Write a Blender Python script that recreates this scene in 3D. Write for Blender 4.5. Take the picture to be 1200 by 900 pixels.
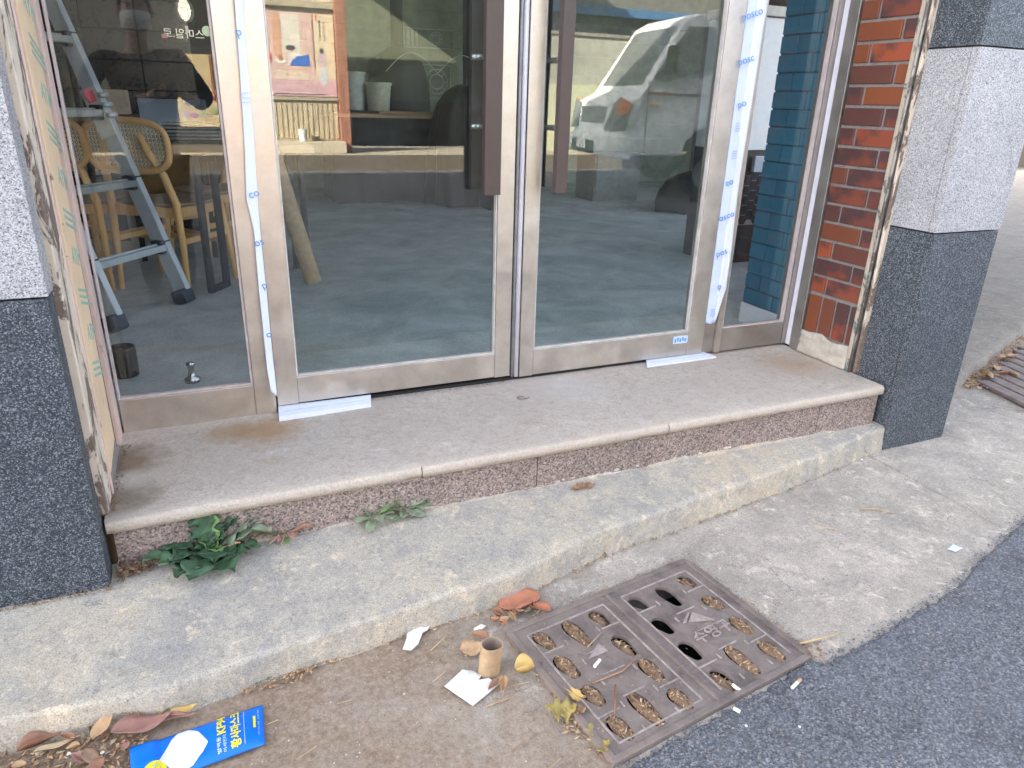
import bpy, bmesh, math, random
from mathutils import Vector, Matrix, noise
for o in list(bpy.data.objects): bpy.data.objects.remove(o)
S = bpy.context.scene
COL = S.collection
R = math.radians
rnd = random.Random(7)

# ------------------------------------------------------------------ camera
CAM_POS = Vector((0.0, -2.3, 0.985))
yaw, pit, rol = R(24.11), R(21.64), R(1.66)
fw = Vector((math.sin(yaw)*math.cos(pit), math.cos(yaw)*math.cos(pit), -math.sin(pit)))
rt = Vector((math.cos(yaw), -math.sin(yaw), 0))
up = rt.cross(fw)
rt2 = rt*math.cos(rol) + up*math.sin(rol)
up2 = -rt*math.sin(rol) + up*math.cos(rol)
cam_d = bpy.data.cameras.new('camera')
cam = bpy.data.objects.new('camera', cam_d); COL.objects.link(cam)
cam.matrix_world = Matrix(((rt2.x, up2.x, -fw.x, CAM_POS.x), (rt2.y, up2.y, -fw.y, CAM_POS.y), (rt2.z, up2.z, -fw.z, CAM_POS.z), (0, 0, 0, 1)))
cam_d.sensor_width = 36; cam_d.lens = 36*834.2/1200
cam_d.clip_start = 0.005; cam_d.clip_end = 400
S.camera = cam
# ------------------------------------------------------------------ light
SUN_EL, SUN_AZ = R(27), R(-60)          # azimuth measured from +Y towards +X
W = bpy.data.worlds.new('World'); S.world = W; W.use_nodes = True
wn = W.node_tree; bg = wn.nodes['Background']
sky = wn.nodes.new('ShaderNodeTexSky'); sky.sky_type = 'NISHITA'; sky.sun_disc = False
sky.sun_elevation = SUN_EL; sky.sun_rotation = SUN_AZ
sky.air_density = 0.6; sky.dust_density = 4.0; sky.ozone_density = 0.7
hz_ = wn.nodes.new('ShaderNodeHueSaturation'); hz_.inputs['Saturation'].default_value = .58   # hazy, whitish winter sky
wn.links.new(sky.outputs[0], hz_.inputs['Color']); wn.links.new(hz_.outputs[0], bg.inputs[0]); bg.inputs[1].default_value = 0.11
sd = Vector((math.sin(SUN_AZ)*math.cos(SUN_EL), math.cos(SUN_AZ)*math.cos(SUN_EL), math.sin(SUN_EL)))
sl = bpy.data.lights.new('sun', 'SUN'); sl.energy = 5.0; sl.angle = R(0.5); sl.color = (1, .87, .70)
so = bpy.data.objects.new('sun', sl); COL.objects.link(so); so.rotation_euler = sd.to_track_quat('Z', 'Y').to_euler(); so.location = (0, 0, 20)
vs = S.view_settings; vs.view_transform = 'Standard'; vs.look = 'None'; vs.exposure = 3.75; vs.gamma = 1
S.render.engine = 'CYCLES'; S.cycles.max_bounces = 10; S.cycles.transparent_max_bounces = 16

# ------------------------------------------------------------------ materials
class MT:
    def __init__(s, name, base=(.5,.5,.5), rough=.6, metal=0., spec=.5):
        s.m = bpy.data.materials.new(name); s.m.use_nodes = True
        s.nt = s.m.node_tree; s.b = s.nt.nodes['Principled BSDF']
        s.b.inputs['Base Color'].default_value = (*base, 1); s.b.inputs['Roughness'].default_value = rough
        s.b.inputs['Metallic'].default_value = metal; s.b.inputs['Specular IOR Level'].default_value = spec
        s.co = None; s.h = None
    def n(s, t, **k):
        x = s.nt.nodes.new(t)
        for a, v in k.items(): setattr(x, a, v)
        return x
    def l(s, a, b): s.nt.links.new(a, b)
    def coord(s, scale=None):
        if s.co is None: s.co = s.n('ShaderNodeTexCoord').outputs['Object']
        if scale is None: return s.co
        mp = s.n('ShaderNodeMapping'); mp.inputs['Scale'].default_value = scale; s.l(s.co, mp.inputs[0]); return mp.outputs[0]
    def noise(s, scale, detail=4, rough=.6, dist=0, stretch=None):
        x = s.n('ShaderNodeTexNoise'); s.l(s.coord(stretch), x.inputs['Vector'])
        x.inputs['Scale'].default_value = scale; x.inputs['Detail'].default_value = detail
        x.inputs['Roughness'].default_value = rough; x.inputs['Distortion'].default_value = dist
        return x.outputs['Fac']
    def vor(s, scale, out='Distance', feature='F1', rand=1):
        x = s.n('ShaderNodeTexVoronoi', feature=feature); s.l(s.coord(), x.inputs['Vector']); x.inputs['Scale'].default_value = scale
        x.inputs['Randomness'].default_value = rand
        return x.outputs[out]
    def ramp(s, f, stops, interp='LINEAR'):
        x = s.n('ShaderNodeValToRGB'); s.l(f, x.inputs[0]); e = x.color_ramp; e.interpolation = interp
        while len(e.elements) < len(stops): e.elements.new(.5)
        for el, (p, c) in zip(e.elements, stops):
            el.position = p; el.color = (c, c, c, 1) if isinstance(c, (int, float)) else (*c, 1)
        return x.outputs[0]
    def mix(s, f, a, b, blend='MIX'):
        x = s.n('ShaderNodeMix', data_type='RGBA', blend_type=blend)
        for v, i in ((f, 0), (a, 6), (b, 7)):
            if hasattr(v, 'is_output'): s.l(v, x.inputs[i])
            elif i == 0: x.inputs[0].default_value = v
            else: x.inputs[i].default_value = (v, v, v, 1) if isinstance(v, (int, float)) else (*v, 1)
        return x.outputs[2]
    def math(s, op, a, b=None):
        x = s.n('ShaderNodeMath', operation=op)
        for v, i in ((a, 0), (b, 1)):
            if v is None: continue
            if hasattr(v, 'is_output'): s.l(v, x.inputs[i])
            else: x.inputs[i].default_value = v
        return x.outputs[0]
    def rand(s): return s.n('ShaderNodeObjectInfo').outputs['Random']
    def color(s, c): s.l(c, s.b.inputs['Base Color']); return s
    def rough(s, c): s.l(c, s.b.inputs['Roughness']); return s
    def bump(s, h, strength=.3, dist=.004):
        x = s.n('ShaderNodeBump'); x.inputs['Strength'].default_value = strength; x.inputs['Distance'].default_value = dist
        s.l(h, x.inputs['Height']); s.l(x.outputs[0], s.b.inputs['Normal']); return s
MATS = {}
def simple(name, base, rough=.6, metal=0, var=.18, scale=20, bump=.15):
    if name in MATS: return MATS[name]
    t = MT(name, base, rough, metal)
    f = t.noise(scale, 5, .65)
    lo = tuple(c*(1-var) for c in base); hi = tuple(min(1, c*(1+var)) for c in base)
    t.color(t.ramp(f, [(.3, lo), (.7, hi)]))
    t.rough(t.ramp(f, [(.3, max(.05, rough-.08)), (.7, min(1, rough+.08))]))
    if bump: t.bump(t.noise(scale*6, 3), bump, .002)
    MATS[name] = t.m; return t.m

def granite(name, stops, scale, rough=.55, tint=None):
    t = MT(name, rough=rough)
    v = t.vor(scale, 'Color'); sep = t.n('ShaderNodeSeparateColor'); t.l(v, sep.inputs[0])
    c = t.ramp(sep.outputs[0], stops, 'CONSTANT')
    v2 = t.vor(scale*.6, 'Color'); s2 = t.n('ShaderNodeSeparateColor'); t.l(v2, s2.inputs[0])
    c = t.mix(.22, c, t.ramp(s2.outputs[1], stops, 'CONSTANT'))
    big = t.ramp(t.noise(5, 6, .7), [(.3, .86), (.7, 1.1)])
    c = t.mix(1, c, big, 'MULTIPLY')
    t.color(c); t.bump(sep.outputs[0], .25, .0015); MATS[name] = t.m; return t.m
M_GDARK = granite('dark_granite', [(0, (.015,.022,.031)), (.40, (.045,.057,.071)), (.7, (.125,.145,.163)), (.88, (.27,.288,.305))], 400)
M_GLIGHT = granite('light_granite', [(0, (.07,.075,.085)), (.1, (.22,.22,.235)), (.36, (.40,.40,.41)), (.66, (.56,.555,.55))], 430)
M_GPINK = granite('pink_granite', [(0, (.07,.065,.065)), (.2, (.19,.15,.135)), (.42, (.30,.225,.19)), (.72, (.38,.295,.245)), (.92, (.46,.40,.35))], 230, .6)

def m_step_top():
    t = MT('worn_granite_cement', rough=.85)
    sp = t.noise(150, 6, .85); b = t.noise(3.0, 8, .65, .4); b2 = t.noise(9, 6, .7)
    c = t.ramp(sp, [(.30, (.25,.225,.20)), (.5, (.51,.465,.42)), (.70, (.68,.63,.57))])
    lip = c
    c = t.mix(t.ramp(b, [(.38, 0), (.62, .75)]), c, (.46,.405,.365))
    c = t.mix(t.ramp(b2, [(.55, 0), (.72, .55)]), c, (.66,.63,.60))
    b3 = t.noise(32, 8, .78, .7); c = t.mix(t.ramp(b3, [(.50, 0), (.60, .55)]), c, (.35,.305,.275)); c = t.mix(t.ramp(t.noise(21, 8, .75, .9), [(.60, 0), (.70, .6)]), c, (.74,.71,.67))
    st = t.noise(4.5, 5, .6, 1.5, (1, 2, 1)); c = t.mix(t.ramp(st, [(.62, 0), (.74, .55)]), c, (.36,.26,.16))
    # rust stain near the left sill, dirt in the left corner
    def blob(cx, cy, r, col, k, c):
        sub = t.n('ShaderNodeVectorMath', operation='DISTANCE'); t.l(t.coord(), sub.inputs[0]); sub.inputs[1].default_value = (cx, cy, -.004)
        d = t.math('ADD', sub.outputs['Value'], t.math('MULTIPLY', t.math('SUBTRACT', t.noise(14, 5, .7), .5), r*1.3))
        return t.mix(t.ramp(d, [(r*.35, k), (r, 0)]), c, col)
    c = blob(.13, -.13, .13, (.36,.22,.10), .75, c); c = blob(.02, -.1, .10, (.34,.22,.11), .6, c)
    c = blob(-.27, -.2, .13, (.20,.15,.10), .85, c); c = blob(-.27, -.42, .12, (.20,.16,.12), .8, c); c = blob(-.25, -.33, .07, (.58,.55,.52), .5, c)
    c = blob(2.2, -.22, .16, (.42,.30,.19), .5, c); c = blob(1.2, -.12, .2, (.55,.54,.53), .4, c)
    sx_ = t.n('ShaderNodeSeparateXYZ'); t.l(t.coord(), sx_.inputs[0])
    e = t.math('ADD', sx_.outputs[1], t.math('MULTIPLY', t.math('SUBTRACT', t.noise(12, 6, .7), .5), .05))
    c = t.mix(t.ramp(t.math('ADD', t.math('MULTIPLY', e, -10), -5.0), [(.05, 0), (.22, .45)]), c, t.mix(.35, lip, (.50,.43,.345)))
    c = t.mix(1, c, (1.0, .965, .90), 'MULTIPLY'); t.color(c); t.bump(t.mix(.5, sp, b2), .5, .003); return t.m
M_STEPTOP = m_step_top()
def m_concrete(name, a, b, c3, stain, seed=0, pits=True):
    t = MT(name, rough=.92, spec=.15)
    t.co = t.coord((1, 1, 1)); 
    n1 = t.noise(2.6+seed, 8, .68, .5); n2 = t.noise(11, 7, .7, .3); n3 = t.noise(320, 3, .7); n4 = t.noise(38, 6, .7)
    c = t.ramp(n1, [(.32, a), (.5, b), (.68, c3)])
    c = t.mix(t.ramp(n2, [(.47, 0), (.62, .6)]), c, stain)
    n5 = t.noise(24, 8, .75, .8); c = t.mix(t.ramp(n5, [(.52, 0), (.62, .5)]), c, tuple(x*.72 for x in b)); c = t.mix(t.ramp(t.noise(17, 8, .72, .5), [(.56, 0), (.66, .8)]), c, tuple(min(1, x*1.3) for x in c3))
    c = t.mix(t.ramp(n4, [(.60, 0), (.72, .45)]), c, tuple(min(1, x*1.45) for x in b))
    c = t.mix(t.ramp(n4, [(.27, .5), (.38, 0)]), c, tuple(x*.5 for x in a))
    c = t.mix(1, c, t.ramp(n3, [(.25, .5), (.5, 1.0), (.78, 1.35)]), 'MULTIPLY')
    n6 = t.noise(85, 5, .85); c = t.mix(1, c, t.ramp(n6, [(.30, .66), (.46, .97), (.56, 1.04), (.72, 1.28)]), 'MULTIPLY')
    vp_ = t.vor(62); pm = t.ramp(t.noise(6, 4, .7), [(.45, 0), (.6, 1)])
    c = t.mix(t.mix(1, t.ramp(vp_, [(.10, .75), (.17, 0)]), pm, 'MULTIPLY'), c, tuple(x*.42 for x in a))
    ck = t.mix(1, t.ramp(t.noise(2.3, 8, .62, 1.2), [(.4935, 0), (.5, 1), (.5065, 0)]), t.ramp(t.noise(1.7+seed, 3, .5), [(.52, 0), (.6, 1)]), 'MULTIPLY')
    c = t.mix(t.math('MULTIPLY', ck, .75), c, tuple(x*.38 for x in a))
    t.color(c)
    h = t.mix(.5, n6, n3)
    if pits: h = t.mix(.3, h, t.ramp(t.vor(95), [(.05, 0), (.3, 1)]))
    t.bump(h, .7, .004); return t
M_CURB = m_concrete('kerb_concrete', (.33,.315,.285), (.46,.42,.345), (.52,.44,.325), (.31,.30,.285)).m
def m_pave():
    t = m_concrete('pavement_concrete', (.30,.27,.23), (.42,.375,.315), (.51,.455,.38), (.33,.30,.265), .7)
    col = t.b.inputs['Base Color'].links[0].from_socket
    # soil-brown dirt gathered on the left between kerb and drain
    sp = t.n('ShaderNodeSeparateXYZ'); t.l(t.coord(), sp.inputs[0])
    f = t.math('ADD', t.math('MULTIPLY', sp.outputs[0], -1.1), t.math('MULTIPLY', t.noise(4, 7, .7, .6), 2.4))
    f2 = t.ramp(t.math('ADD', t.math('MULTIPLY', f, .5), .0), [(.08, 0), (.5, .92)])
    dirt = t.ramp(t.noise(70, 7, .8), [(.32, (.16,.11,.07)), (.5, (.275,.205,.145)), (.7, (.41,.325,.25))])
    t.color(t.mix(f2, col, dirt)); return t.m
M_PAVE = m_pave()
def m_asphalt():
    t = MT('asphalt', rough=.85)
    v = t.vor(230, 'Color'); s = t.n('ShaderNodeSeparateColor'); t.l(v, s.inputs[0])
    d = t.vor(230); n1 = t.noise(3, 7, .7); n2 = t.noise(120, 4, .7)
    c = t.ramp(s.outputs[0], [(0, (.062,.067,.074)), (.45, (.122,.134,.154)), (.8, (.20,.21,.23)), (.95, (.31,.30,.29))])
    c = t.mix(t.ramp(n1, [(.4, 0), (.65, .45)]), c, (.15,.162,.185)); c = t.mix(t.ramp(t.noise(26, 6, .75, .5), [(.60, 0), (.72, .55)]), c, (.17,.135,.11)); c = t.mix(t.ramp(t.noise(9, 7, .7, .5), [(.35, .5), (.5, 0)]), c, (.055,.058,.065))
    c = t.mix(1, c, t.ramp(n2, [(.25, .45), (.5, 1), (.8, 1.5)]), 'MULTIPLY')
    t.color(c); t.bump(t.mix(.5, d, n2), 1.0, .008); return t.m
M_ASPH = m_asphalt()
def m_steel(name='brushed_stainless', base=(.62,.585,.545), rough=.38):
    t = MT(name, base, rough, 1.0)
    f = t.noise(9, 6, .7); g = t.noise(420, 2, .6, 0, (1, 1, .02)); k = t.noise(60, 5, .75)
    c = t.ramp(f, [(.3, tuple(x*.82 for x in base)), (.7, tuple(min(1, x*1.12) for x in base))])
    c = t.mix(t.ramp(k, [(.62, 0), (.74, .5)]), c, (.72,.70,.68))
    t.color(c); t.rough(t.ramp(f, [(.3, rough-.06), (.7, rough+.14)])); t.bump(g, .06, .001); return t.m
M_STEEL = m_steel(); M_STEEL_D = m_steel('dull_steel', (.42,.395,.37), .5)
M_SEAL = simple('grey_rubber_seal', (.30,.30,.31), .6)
M_CAULK = simple('white_caulk', (.72,.71,.76), .55, var=.06)
M_BLACKGAP = simple('black_rubber', (.015,.015,.015), .8)
def m_glass(name, tint, boost, dust=.05):
    t = MT(name); nt = t.nt; nt.nodes.remove(t.b)
    out = nt.nodes['Material Output']
    tr = t.n('ShaderNodeBsdfTransparent'); tr.inputs[0].default_value = (*tint, 1)
    gl = t.n('ShaderNodeBsdfGlossy'); gl.inputs['Roughness'].default_value = 0.0; gl.inputs[0].default_value = (.95,1,.97,1)
    lw = t.n('ShaderNodeLayerWeight'); lw.inputs[0].default_value = .5
    p = t.math('POWER', lw.outputs['Facing'], 4.0)
    f = t.math('ADD', t.math('MULTIPLY', p, .85), boost)
    # thin film of dust wiped on the pane
    df = t.n('ShaderNodeBsdfDiffuse'); df.inputs[0].default_value = (.6,.62,.6,1)
    dm = t.ramp(t.noise(7, 8, .75, .9, (1, 1, 5)), [(.45, dust*.12), (.75, dust)])
    m1 = t.n('ShaderNodeMixShader'); t.l(f, m1.inputs[0]); t.l(tr.outputs[0], m1.inputs[1]); t.l(gl.outputs[0], m1.inputs[2])
    m2 = t.n('ShaderNodeMixShader'); t.l(dm, m2.inputs[0]); t.l(m1.outputs[0], m2.inputs[1]); t.l(df.outputs[0], m2.inputs[2])
    t.l(m2.outputs[0], out.inputs[0]); return t.m
def m_clear(name, tint=(1,1,1)):
    t = MT(name); t.nt.nodes.remove(t.b); tr = t.n('ShaderNodeBsdfTransparent'); tr.inputs[0].default_value = (*tint, 1)
    t.l(tr.outputs[0], t.nt.nodes['Material Output'].inputs[0]); return t.m
M_GLASS = m_glass('door_glass', (.87,.965,.945), .095)
M_GLASS_S = m_glass('side_glass', (.97,.985,.98), .07, .022)
M_CLEAR = m_clear('glass_inner_face')
def m_wood(name, a, b, scale=6, rough=.5, stretch=(14, 14, 1)):
    t = MT(name, rough=rough); f = t.noise(scale, 6, .65, .6, stretch)
    t.color(t.ramp(f, [(.3, a), (.7, b)])); t.bump(f, .15, .002); MATS[name] = t.m; return t.m
M_CHAIRWOOD = m_wood('honey_wood', (.66,.38,.14), (.84,.54,.24)); M_TABLE = m_wood('pine_wood', (.45,.29,.15), (.62,.43,.25), 5, .5, (1, 12, 12))
M_BROWN = simple('dark_brown_handle', (.075,.052,.045), .45, var=.1, bump=.05)
def m_peel(name, paint, under, thr, scale=(1, 1, .35)):
    t = MT(name, rough=.7); f = t.noise(13, 9, .75, .9, scale); g = t.noise(60, 5, .7); b = t.noise(3.5, 5)
    k = t.ramp(f, [(thr-.012, 0), (thr+.012, 1)])
    p = t.mix(t.ramp(b, [(.35, 0), (.65, .6)]), paint, tuple(x*.75 for x in paint))
    u = t.ramp(g, [(.3, tuple(x*.7 for x in under)), (.7, tuple(x*1.3 for x in under))])
    t.color(t.mix(k, u, p)); t.bump(t.mix(.2, k, g), .8, .004); return t.m
M_PEEL = m_peel('peeling_cream_paint', (.74,.64,.51), (.20,.15,.12), .49)
M_PEELT = m_peel('peeling_pink_paint', (.66,.50,.43), (.36,.26,.2), .36)
M_RUST = m_peel('rusted_painted_steel', (.42,.40,.36), (.15,.13,.12), .49, (1, 1, .5))
M_TAPE = m_peel('beige_wrapping_tape', (.82,.62,.40), (.36,.22,.13), .37, (1, 1, 1))
M_TEALINK = simple('teal_print', (.30,.47,.40), .7)
def m_brick():
    t = MT('glazed_red_brick', rough=.42); r = t.rand(); f = t.noise(9, 4, .6); g = t.noise(80, 5, .7)
    c = t.ramp(r, [(0, (.31,.065,.028)), (.3, (.14,.05,.038)), (.5, (.34,.078,.032)), (.7, (.10,.042,.038)), (1, (.25,.072,.026))])
    off = t.math('ADD', t.math('MULTIPLY', f, 1.0), t.math('MULTIPLY', t.math('SUBTRACT', r, .5), .35))
    c = t.mix(t.ramp(off, [(.36, .85), (.52, 0)]), c, (.06,.038,.04))
    c = t.mix(t.ramp(g, [(.62, 0), (.8, .3)]), c, (.36,.26,.2))
    t.color(c); t.bump(g, .25, .002); return t.m
M_BRICK = m_brick()
M_MORTAR = simple('grey_mortar', (.25,.225,.21), .9, var=.2, scale=50, bump=.5)
M_MORTARP = simple('pale_cement', (.50,.45,.37), .9, var=.2, scale=30, bump=.5)
def m_tealbrick():
    t = MT('teal_painted_brick', rough=.5); r = t.rand(); f = t.noise(14, 5, .7)
    c = t.ramp(r, [(0, (.014,.155,.245)), (1, (.024,.20,.31))])
    t.color(t.mix(t.ramp(f, [(.4, 0), (.7, .4)]), c, (.015,.14,.22))); t.bump(t.noise(90, 4), .3, .002); return t.m
M_TEAL = m_tealbrick()
M_TEALJ = simple('teal_painted_joint', (.008,.085,.14), .6)
M_WHITE = simple('white_paint', (.80,.82,.82), .5, var=.05)
M_TILE = simple('black_wall_tile', (.030,.033,.033), .3, var=.2, bump=.05); M_GROUT = simple('black_grout', (.006,.006,.006), .9)
def m_floor():
    t = MT('trowelled_floor', rough=.55); n = t.noise(3, 8, .7, .4); g = t.noise(90, 4, .7); s = t.noise(5, 6, .7, 0, (1, 7, 1))
    c = t.ramp(n, [(.34, (.34,.375,.375)), (.64, (.64,.67,.655))]); c = t.mix(t.ramp(s, [(.55, 0), (.75, .5)]), c, (.64,.645,.62))
    c = t.mix(1, c, t.ramp(g, [(.25, .7), (.75, 1.25)]), 'MULTIPLY'); t.color(c); t.bump(g, .25, .003); return t.m
M_FLOOR = m_floor()
M_WALLIN = simple('grey_green_board', (.34,.40,.32), .7, scale=8); M_CEIL = simple('ceiling_paint', (.6,.6,.58), .8)
M_ALU = simple('aluminium', (.50,.56,.60), .4, .35, var=.1); M_ALU_P = simple('pale_ladder_coating', (.62,.63,.58), .5, var=.1)
M_NAVY = simple('navy_plastic', (.02,.03,.055), .5); M_BLACK = simple('black_metal', (.012,.012,.013), .4); M_BLACKC = simple('black_sheeting', (.012,.012,.014), .55, bump=.5)
M_CARD = simple('kraft_cardboard', (.45,.31,.18), .8, var=.22, scale=35); M_CARDIN = simple('kraft_inside', (.36,.27,.22), .9)
M_PAPER = simple('white_paper', (.76,.76,.74), .8, var=.10, scale=45); M_FILM = simple('white_film', (.74,.79,.88), .4, var=.04); M_FILM2 = simple('lavender_print_and_fold_shade', (.55,.63,.82), .45, var=.05)
M_BLUEINK = simple('blue_print', (.10,.30,.62), .6); M_BLACKINK = simple('dark_print', (.05,.05,.06), .6); M_REDINK = simple('pink_print', (.75,.16,.22), .6)
M_IRON = None
def m_iron():
    t = MT('cast_iron', rough=.62, metal=.0); n = t.noise(7, 7, .7, .4); g = t.noise(110, 5, .75)
    c = t.ramp(n, [(.3, (.095,.076,.070)), (.5, (.14,.112,.100)), (.7, (.20,.16,.135))])
    sp = t.n('ShaderNodeSeparateXYZ'); t.l(t.coord(), sp.inputs[0])
    f = t.math('ADD', t.math('MULTIPLY', t.math('SUBTRACT', .92, sp.outputs[0]), 1.7), t.math('MULTIPLY', t.math('SUBTRACT', t.noise(9, 7, .7), .5), 2.2))
    c = t.mix(t.ramp(f, [(.05, .0), (.6, .85)]), c, (.26,.205,.17)); c = t.mix(t.ramp(t.noise(15, 8, .78, .5), [(.42, 0), (.60, .7)]), c, (.25,.205,.18)); c = t.mix(t.ramp(t.noise(19, 7, .75), [(.30, .6), (.42, 0)]), c, (.065,.055,.06))
    c = t.mix(t.ramp(g, [(.6, 0), (.8, .5)]), c, (.30,.26,.24))
    t.color(c); t.bump(g, .5, .003); return t.m
M_IRON = m_iron(); M_IRONR = simple('worn_iron_edge', (.33,.28,.25), .6, var=.35, scale=60)
M_HOLE = simple('drain_pit_shade', (.004,.004,.004), .95)
def m_leaf(name, a, b, tip):
    t = MT(name, rough=.65); r = t.rand(); f = t.noise(40, 5, .7); c = t.mix(r, a, b)
    t.color(t.mix(t.ramp(f, [(.45, 0), (.7, .6)]), c, tip)); t.bump(f, .5, .002); return t.m
M_LBROWN = m_leaf('dry_brown_leaf', (.26,.12,.07), (.40,.22,.12), (.18,.09,.06)); M_LPINK = m_leaf('dull_pink_leaf', (.33,.17,.13), (.26,.13,.11), (.40,.22,.16))
M_LRED = m_leaf('reddish_leaf', (.45,.17,.09), (.48,.20,.11), (.30,.12,.08)); M_LTAN = m_leaf('tan_leaf', (.50,.30,.15), (.55,.36,.20), (.36,.2,.1))
M_LYEL = m_leaf('yellow_leaf', (.60,.40,.12), (.58,.42,.16), (.45,.27,.1)); M_LYG = m_leaf('yellow_green_leaf', (.34,.27,.07), (.36,.30,.09), (.20,.14,.06))
M_LGREEN = m_leaf('dark_green_leaf', (.028,.085,.036), (.055,.12,.05), (.05,.065,.045)); M_LGREEN2 = m_leaf('pale_green_leaf', (.13,.24,.06), (.20,.30,.12), (.10,.17,.08))
M_LGREY = m_leaf('grey_green_leaf', (.24,.30,.19), (.19,.27,.15), (.27,.24,.16))
M_STRAW = m_leaf('straw', (.52,.40,.24), (.36,.25,.14), (.6,.48,.3)); M_DEBRIS = m_leaf('leaf_debris', (.20,.125,.075), (.28,.18,.105), (.11,.07,.042))
M_MOSS = m_leaf('moss', (.12,.13,.03), (.16,.16,.05), (.2,.14,.06))

# ------------------------------------------------------------------ mesh builder
class MB:
    def __init__(s): s.v = []; s.f = []; s.mi = []; s.cur = 0
    def add(s, vs, fs):
        k = len(s.v); s.v += [tuple(v) for v in vs]
        for f in fs: s.f.append([i+k for i in f]); s.mi.append(s.cur)
        return s
    def box(s, x0, x1, y0, y1, z0, z1, M=None):
        vs = [Vector((x, y, z)) for z in (z0, z1) for y in (y0, y1) for x in (x0, x1)]
        if M is not None: vs = [M @ v for v in vs]
        return s.add(vs, [(0,2,3,1),(4,5,7,6),(0,1,5,4),(2,6,7,3),(0,4,6,2),(1,3,7,5)])
    def hexa(s, b, t):           # 4 bottom, 4 top points
        return s.add(list(b)+list(t), [(3,2,1,0),(4,5,6,7),(0,1,5,4),(1,2,6,5),(2,3,7,6),(3,0,4,7)])
    def prism(s, pts, d):        # planar polygon extruded by vector d
        n = len(pts); d = Vector(d); p = [Vector(q) for q in pts]
        return s.add(p+[q+d for q in p], [tuple(range(n-1, -1, -1)), tuple(range(n, 2*n))]+[(i, (i+1) % n, n+(i+1) % n, n+i) for i in range(n)])
    def tube(s, pts, r, n=10, cap=True, flat=1.0):
        pts = [Vector(p) for p in pts]; rs = r if isinstance(r, (list, tuple)) else [r]*len(pts)
        vs = []; u = None
        for i, p in enumerate(pts):
            d = (pts[min(i+1, len(pts)-1)]-pts[max(i-1, 0)]).normalized()
            if u is None:
                u = d.cross(Vector((0, 0, 1)));
                if u.length < .05: u = d.cross(Vector((0, 1, 0)))
            u = (u-d*u.dot(d)).normalized(); w = d.cross(u)
            for k in range(n):
                a = 2*math.pi*k/n; vs.append(p+u*math.cos(a)*rs[i]+w*math.sin(a)*rs[i]*flat)
        fs = [(i*n+k, i*n+(k+1) % n, (i+1)*n+(k+1) % n, (i+1)*n+k) for i in range(len(pts)-1) for k in range(n)]
        if cap: fs += [tuple(range(n-1, -1, -1)), tuple(range((len(pts)-1)*n, len(pts)*n))]
        return s.add(vs, fs)
    def bar(s, a, b, w, h, upv=(0, 0, 1)):   # rectangular bar from a to b
        a = Vector(a); b = Vector(b); d = (b-a).normalized(); uu = Vector(upv); x = d.cross(uu).normalized(); y = x.cross(d)
        q = [x*i*w/2+y*j*h/2 for i, j in ((-1,-1),(1,-1),(1,1),(-1,1))]
        return s.hexa([a+k for k in q], [b+k for k in q])
    def lathe(s, prof, c=(0,0,0), n=24, M=None):
        c = Vector(c); vs = []
        for r, z in prof:
            for k in range(n):
                a = 2*math.pi*k/n; v = Vector((r*math.cos(a), r*math.sin(a), z)); vs.append((M @ v if M else v)+c)
        fs = [(i*n+k, i*n+(k+1) % n, (i+1)*n+(k+1) % n, (i+1)*n+k) for i in range(len(prof)-1) for k in range(n)]
        return s.add(vs, fs)
    def grid(s, nx, ny, fn):
        vs = [fn(i/(nx-1), j/(ny-1)) for j in range(ny) for i in range(nx)]
        return s.add(vs, [(j*nx+i, j*nx+i+1, (j+1)*nx+i+1, (j+1)*nx+i) for j in range(ny-1) for i in range(nx-1)])
    def mesh(s, name, mats, smooth=False):
        me = bpy.data.meshes.new(name); me.from_pydata(s.v, [], s.f)
        for m in (mats if isinstance(mats, (list, tuple)) else [mats]): me.materials.append(m)
        me.polygons.foreach_set('material_index', s.mi)
        bm = bmesh.new(); bm.from_mesh(me); bmesh.ops.recalc_face_normals(bm, faces=bm.faces); bm.to_mesh(me); bm.free()
        if smooth: me.polygons.foreach_set('use_smooth', [True]*len(me.polygons))
        me.update(); return me
    def ob(s, name, mats, parent=None, bevel=0, smooth=False, recalc=True, solid=0):
        o = bpy.data.objects.new(name, s.mesh(name, mats, smooth)); COL.objects.link(o)
        if parent is not None: o.parent = parent; o.matrix_parent_inverse = Matrix.Translation(-parent.location) if parent.type == 'EMPTY' and parent.rotation_euler.z == 0 else parent.matrix_basis.inverted()
        if solid: m = o.modifiers.new('thick', 'SOLIDIFY'); m.thickness = solid; m.offset = 0
        if bevel: m = o.modifiers.new('bevel', 'BEVEL'); m.width = bevel; m.segments = 2; m.limit_method = 'ANGLE'
        return o
def tag(o, label, cat, group=None, kind=None):
    if label: o['label'] = label
    if cat: o['category'] = cat
    if group: o['group'] = group
    if kind: o['kind'] = kind
    return o
def thing(name, label, cat, loc=(0,0,0), group=None):
    o = bpy.data.objects.new(name, None); COL.objects.link(o); o.location = loc; o.empty_display_size = .1
    return tag(o, label, cat, group)
def struct(mb, name, mats, **k): o = mb.ob(name, mats, **k); o['kind'] = 'structure'; return o
def link_child(o, parent):
    COL.objects.link(o); o.parent = parent; o.matrix_parent_inverse = Matrix.Translation(-parent.location); return o
def copy_tree(o, M, label, group=None):
    """copy a thing and its parts, placed by matrix M"""
    c = o.copy(); COL.objects.link(c); c.matrix_world = M
    c['label'] = label
    if group: c['group'] = group
    for ch in o.children:
        d = ch.copy(); COL.objects.link(d); d.parent = c
        for g in ch.children:
            e = g.copy(); COL.objects.link(e); e.parent = d
    return c
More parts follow.
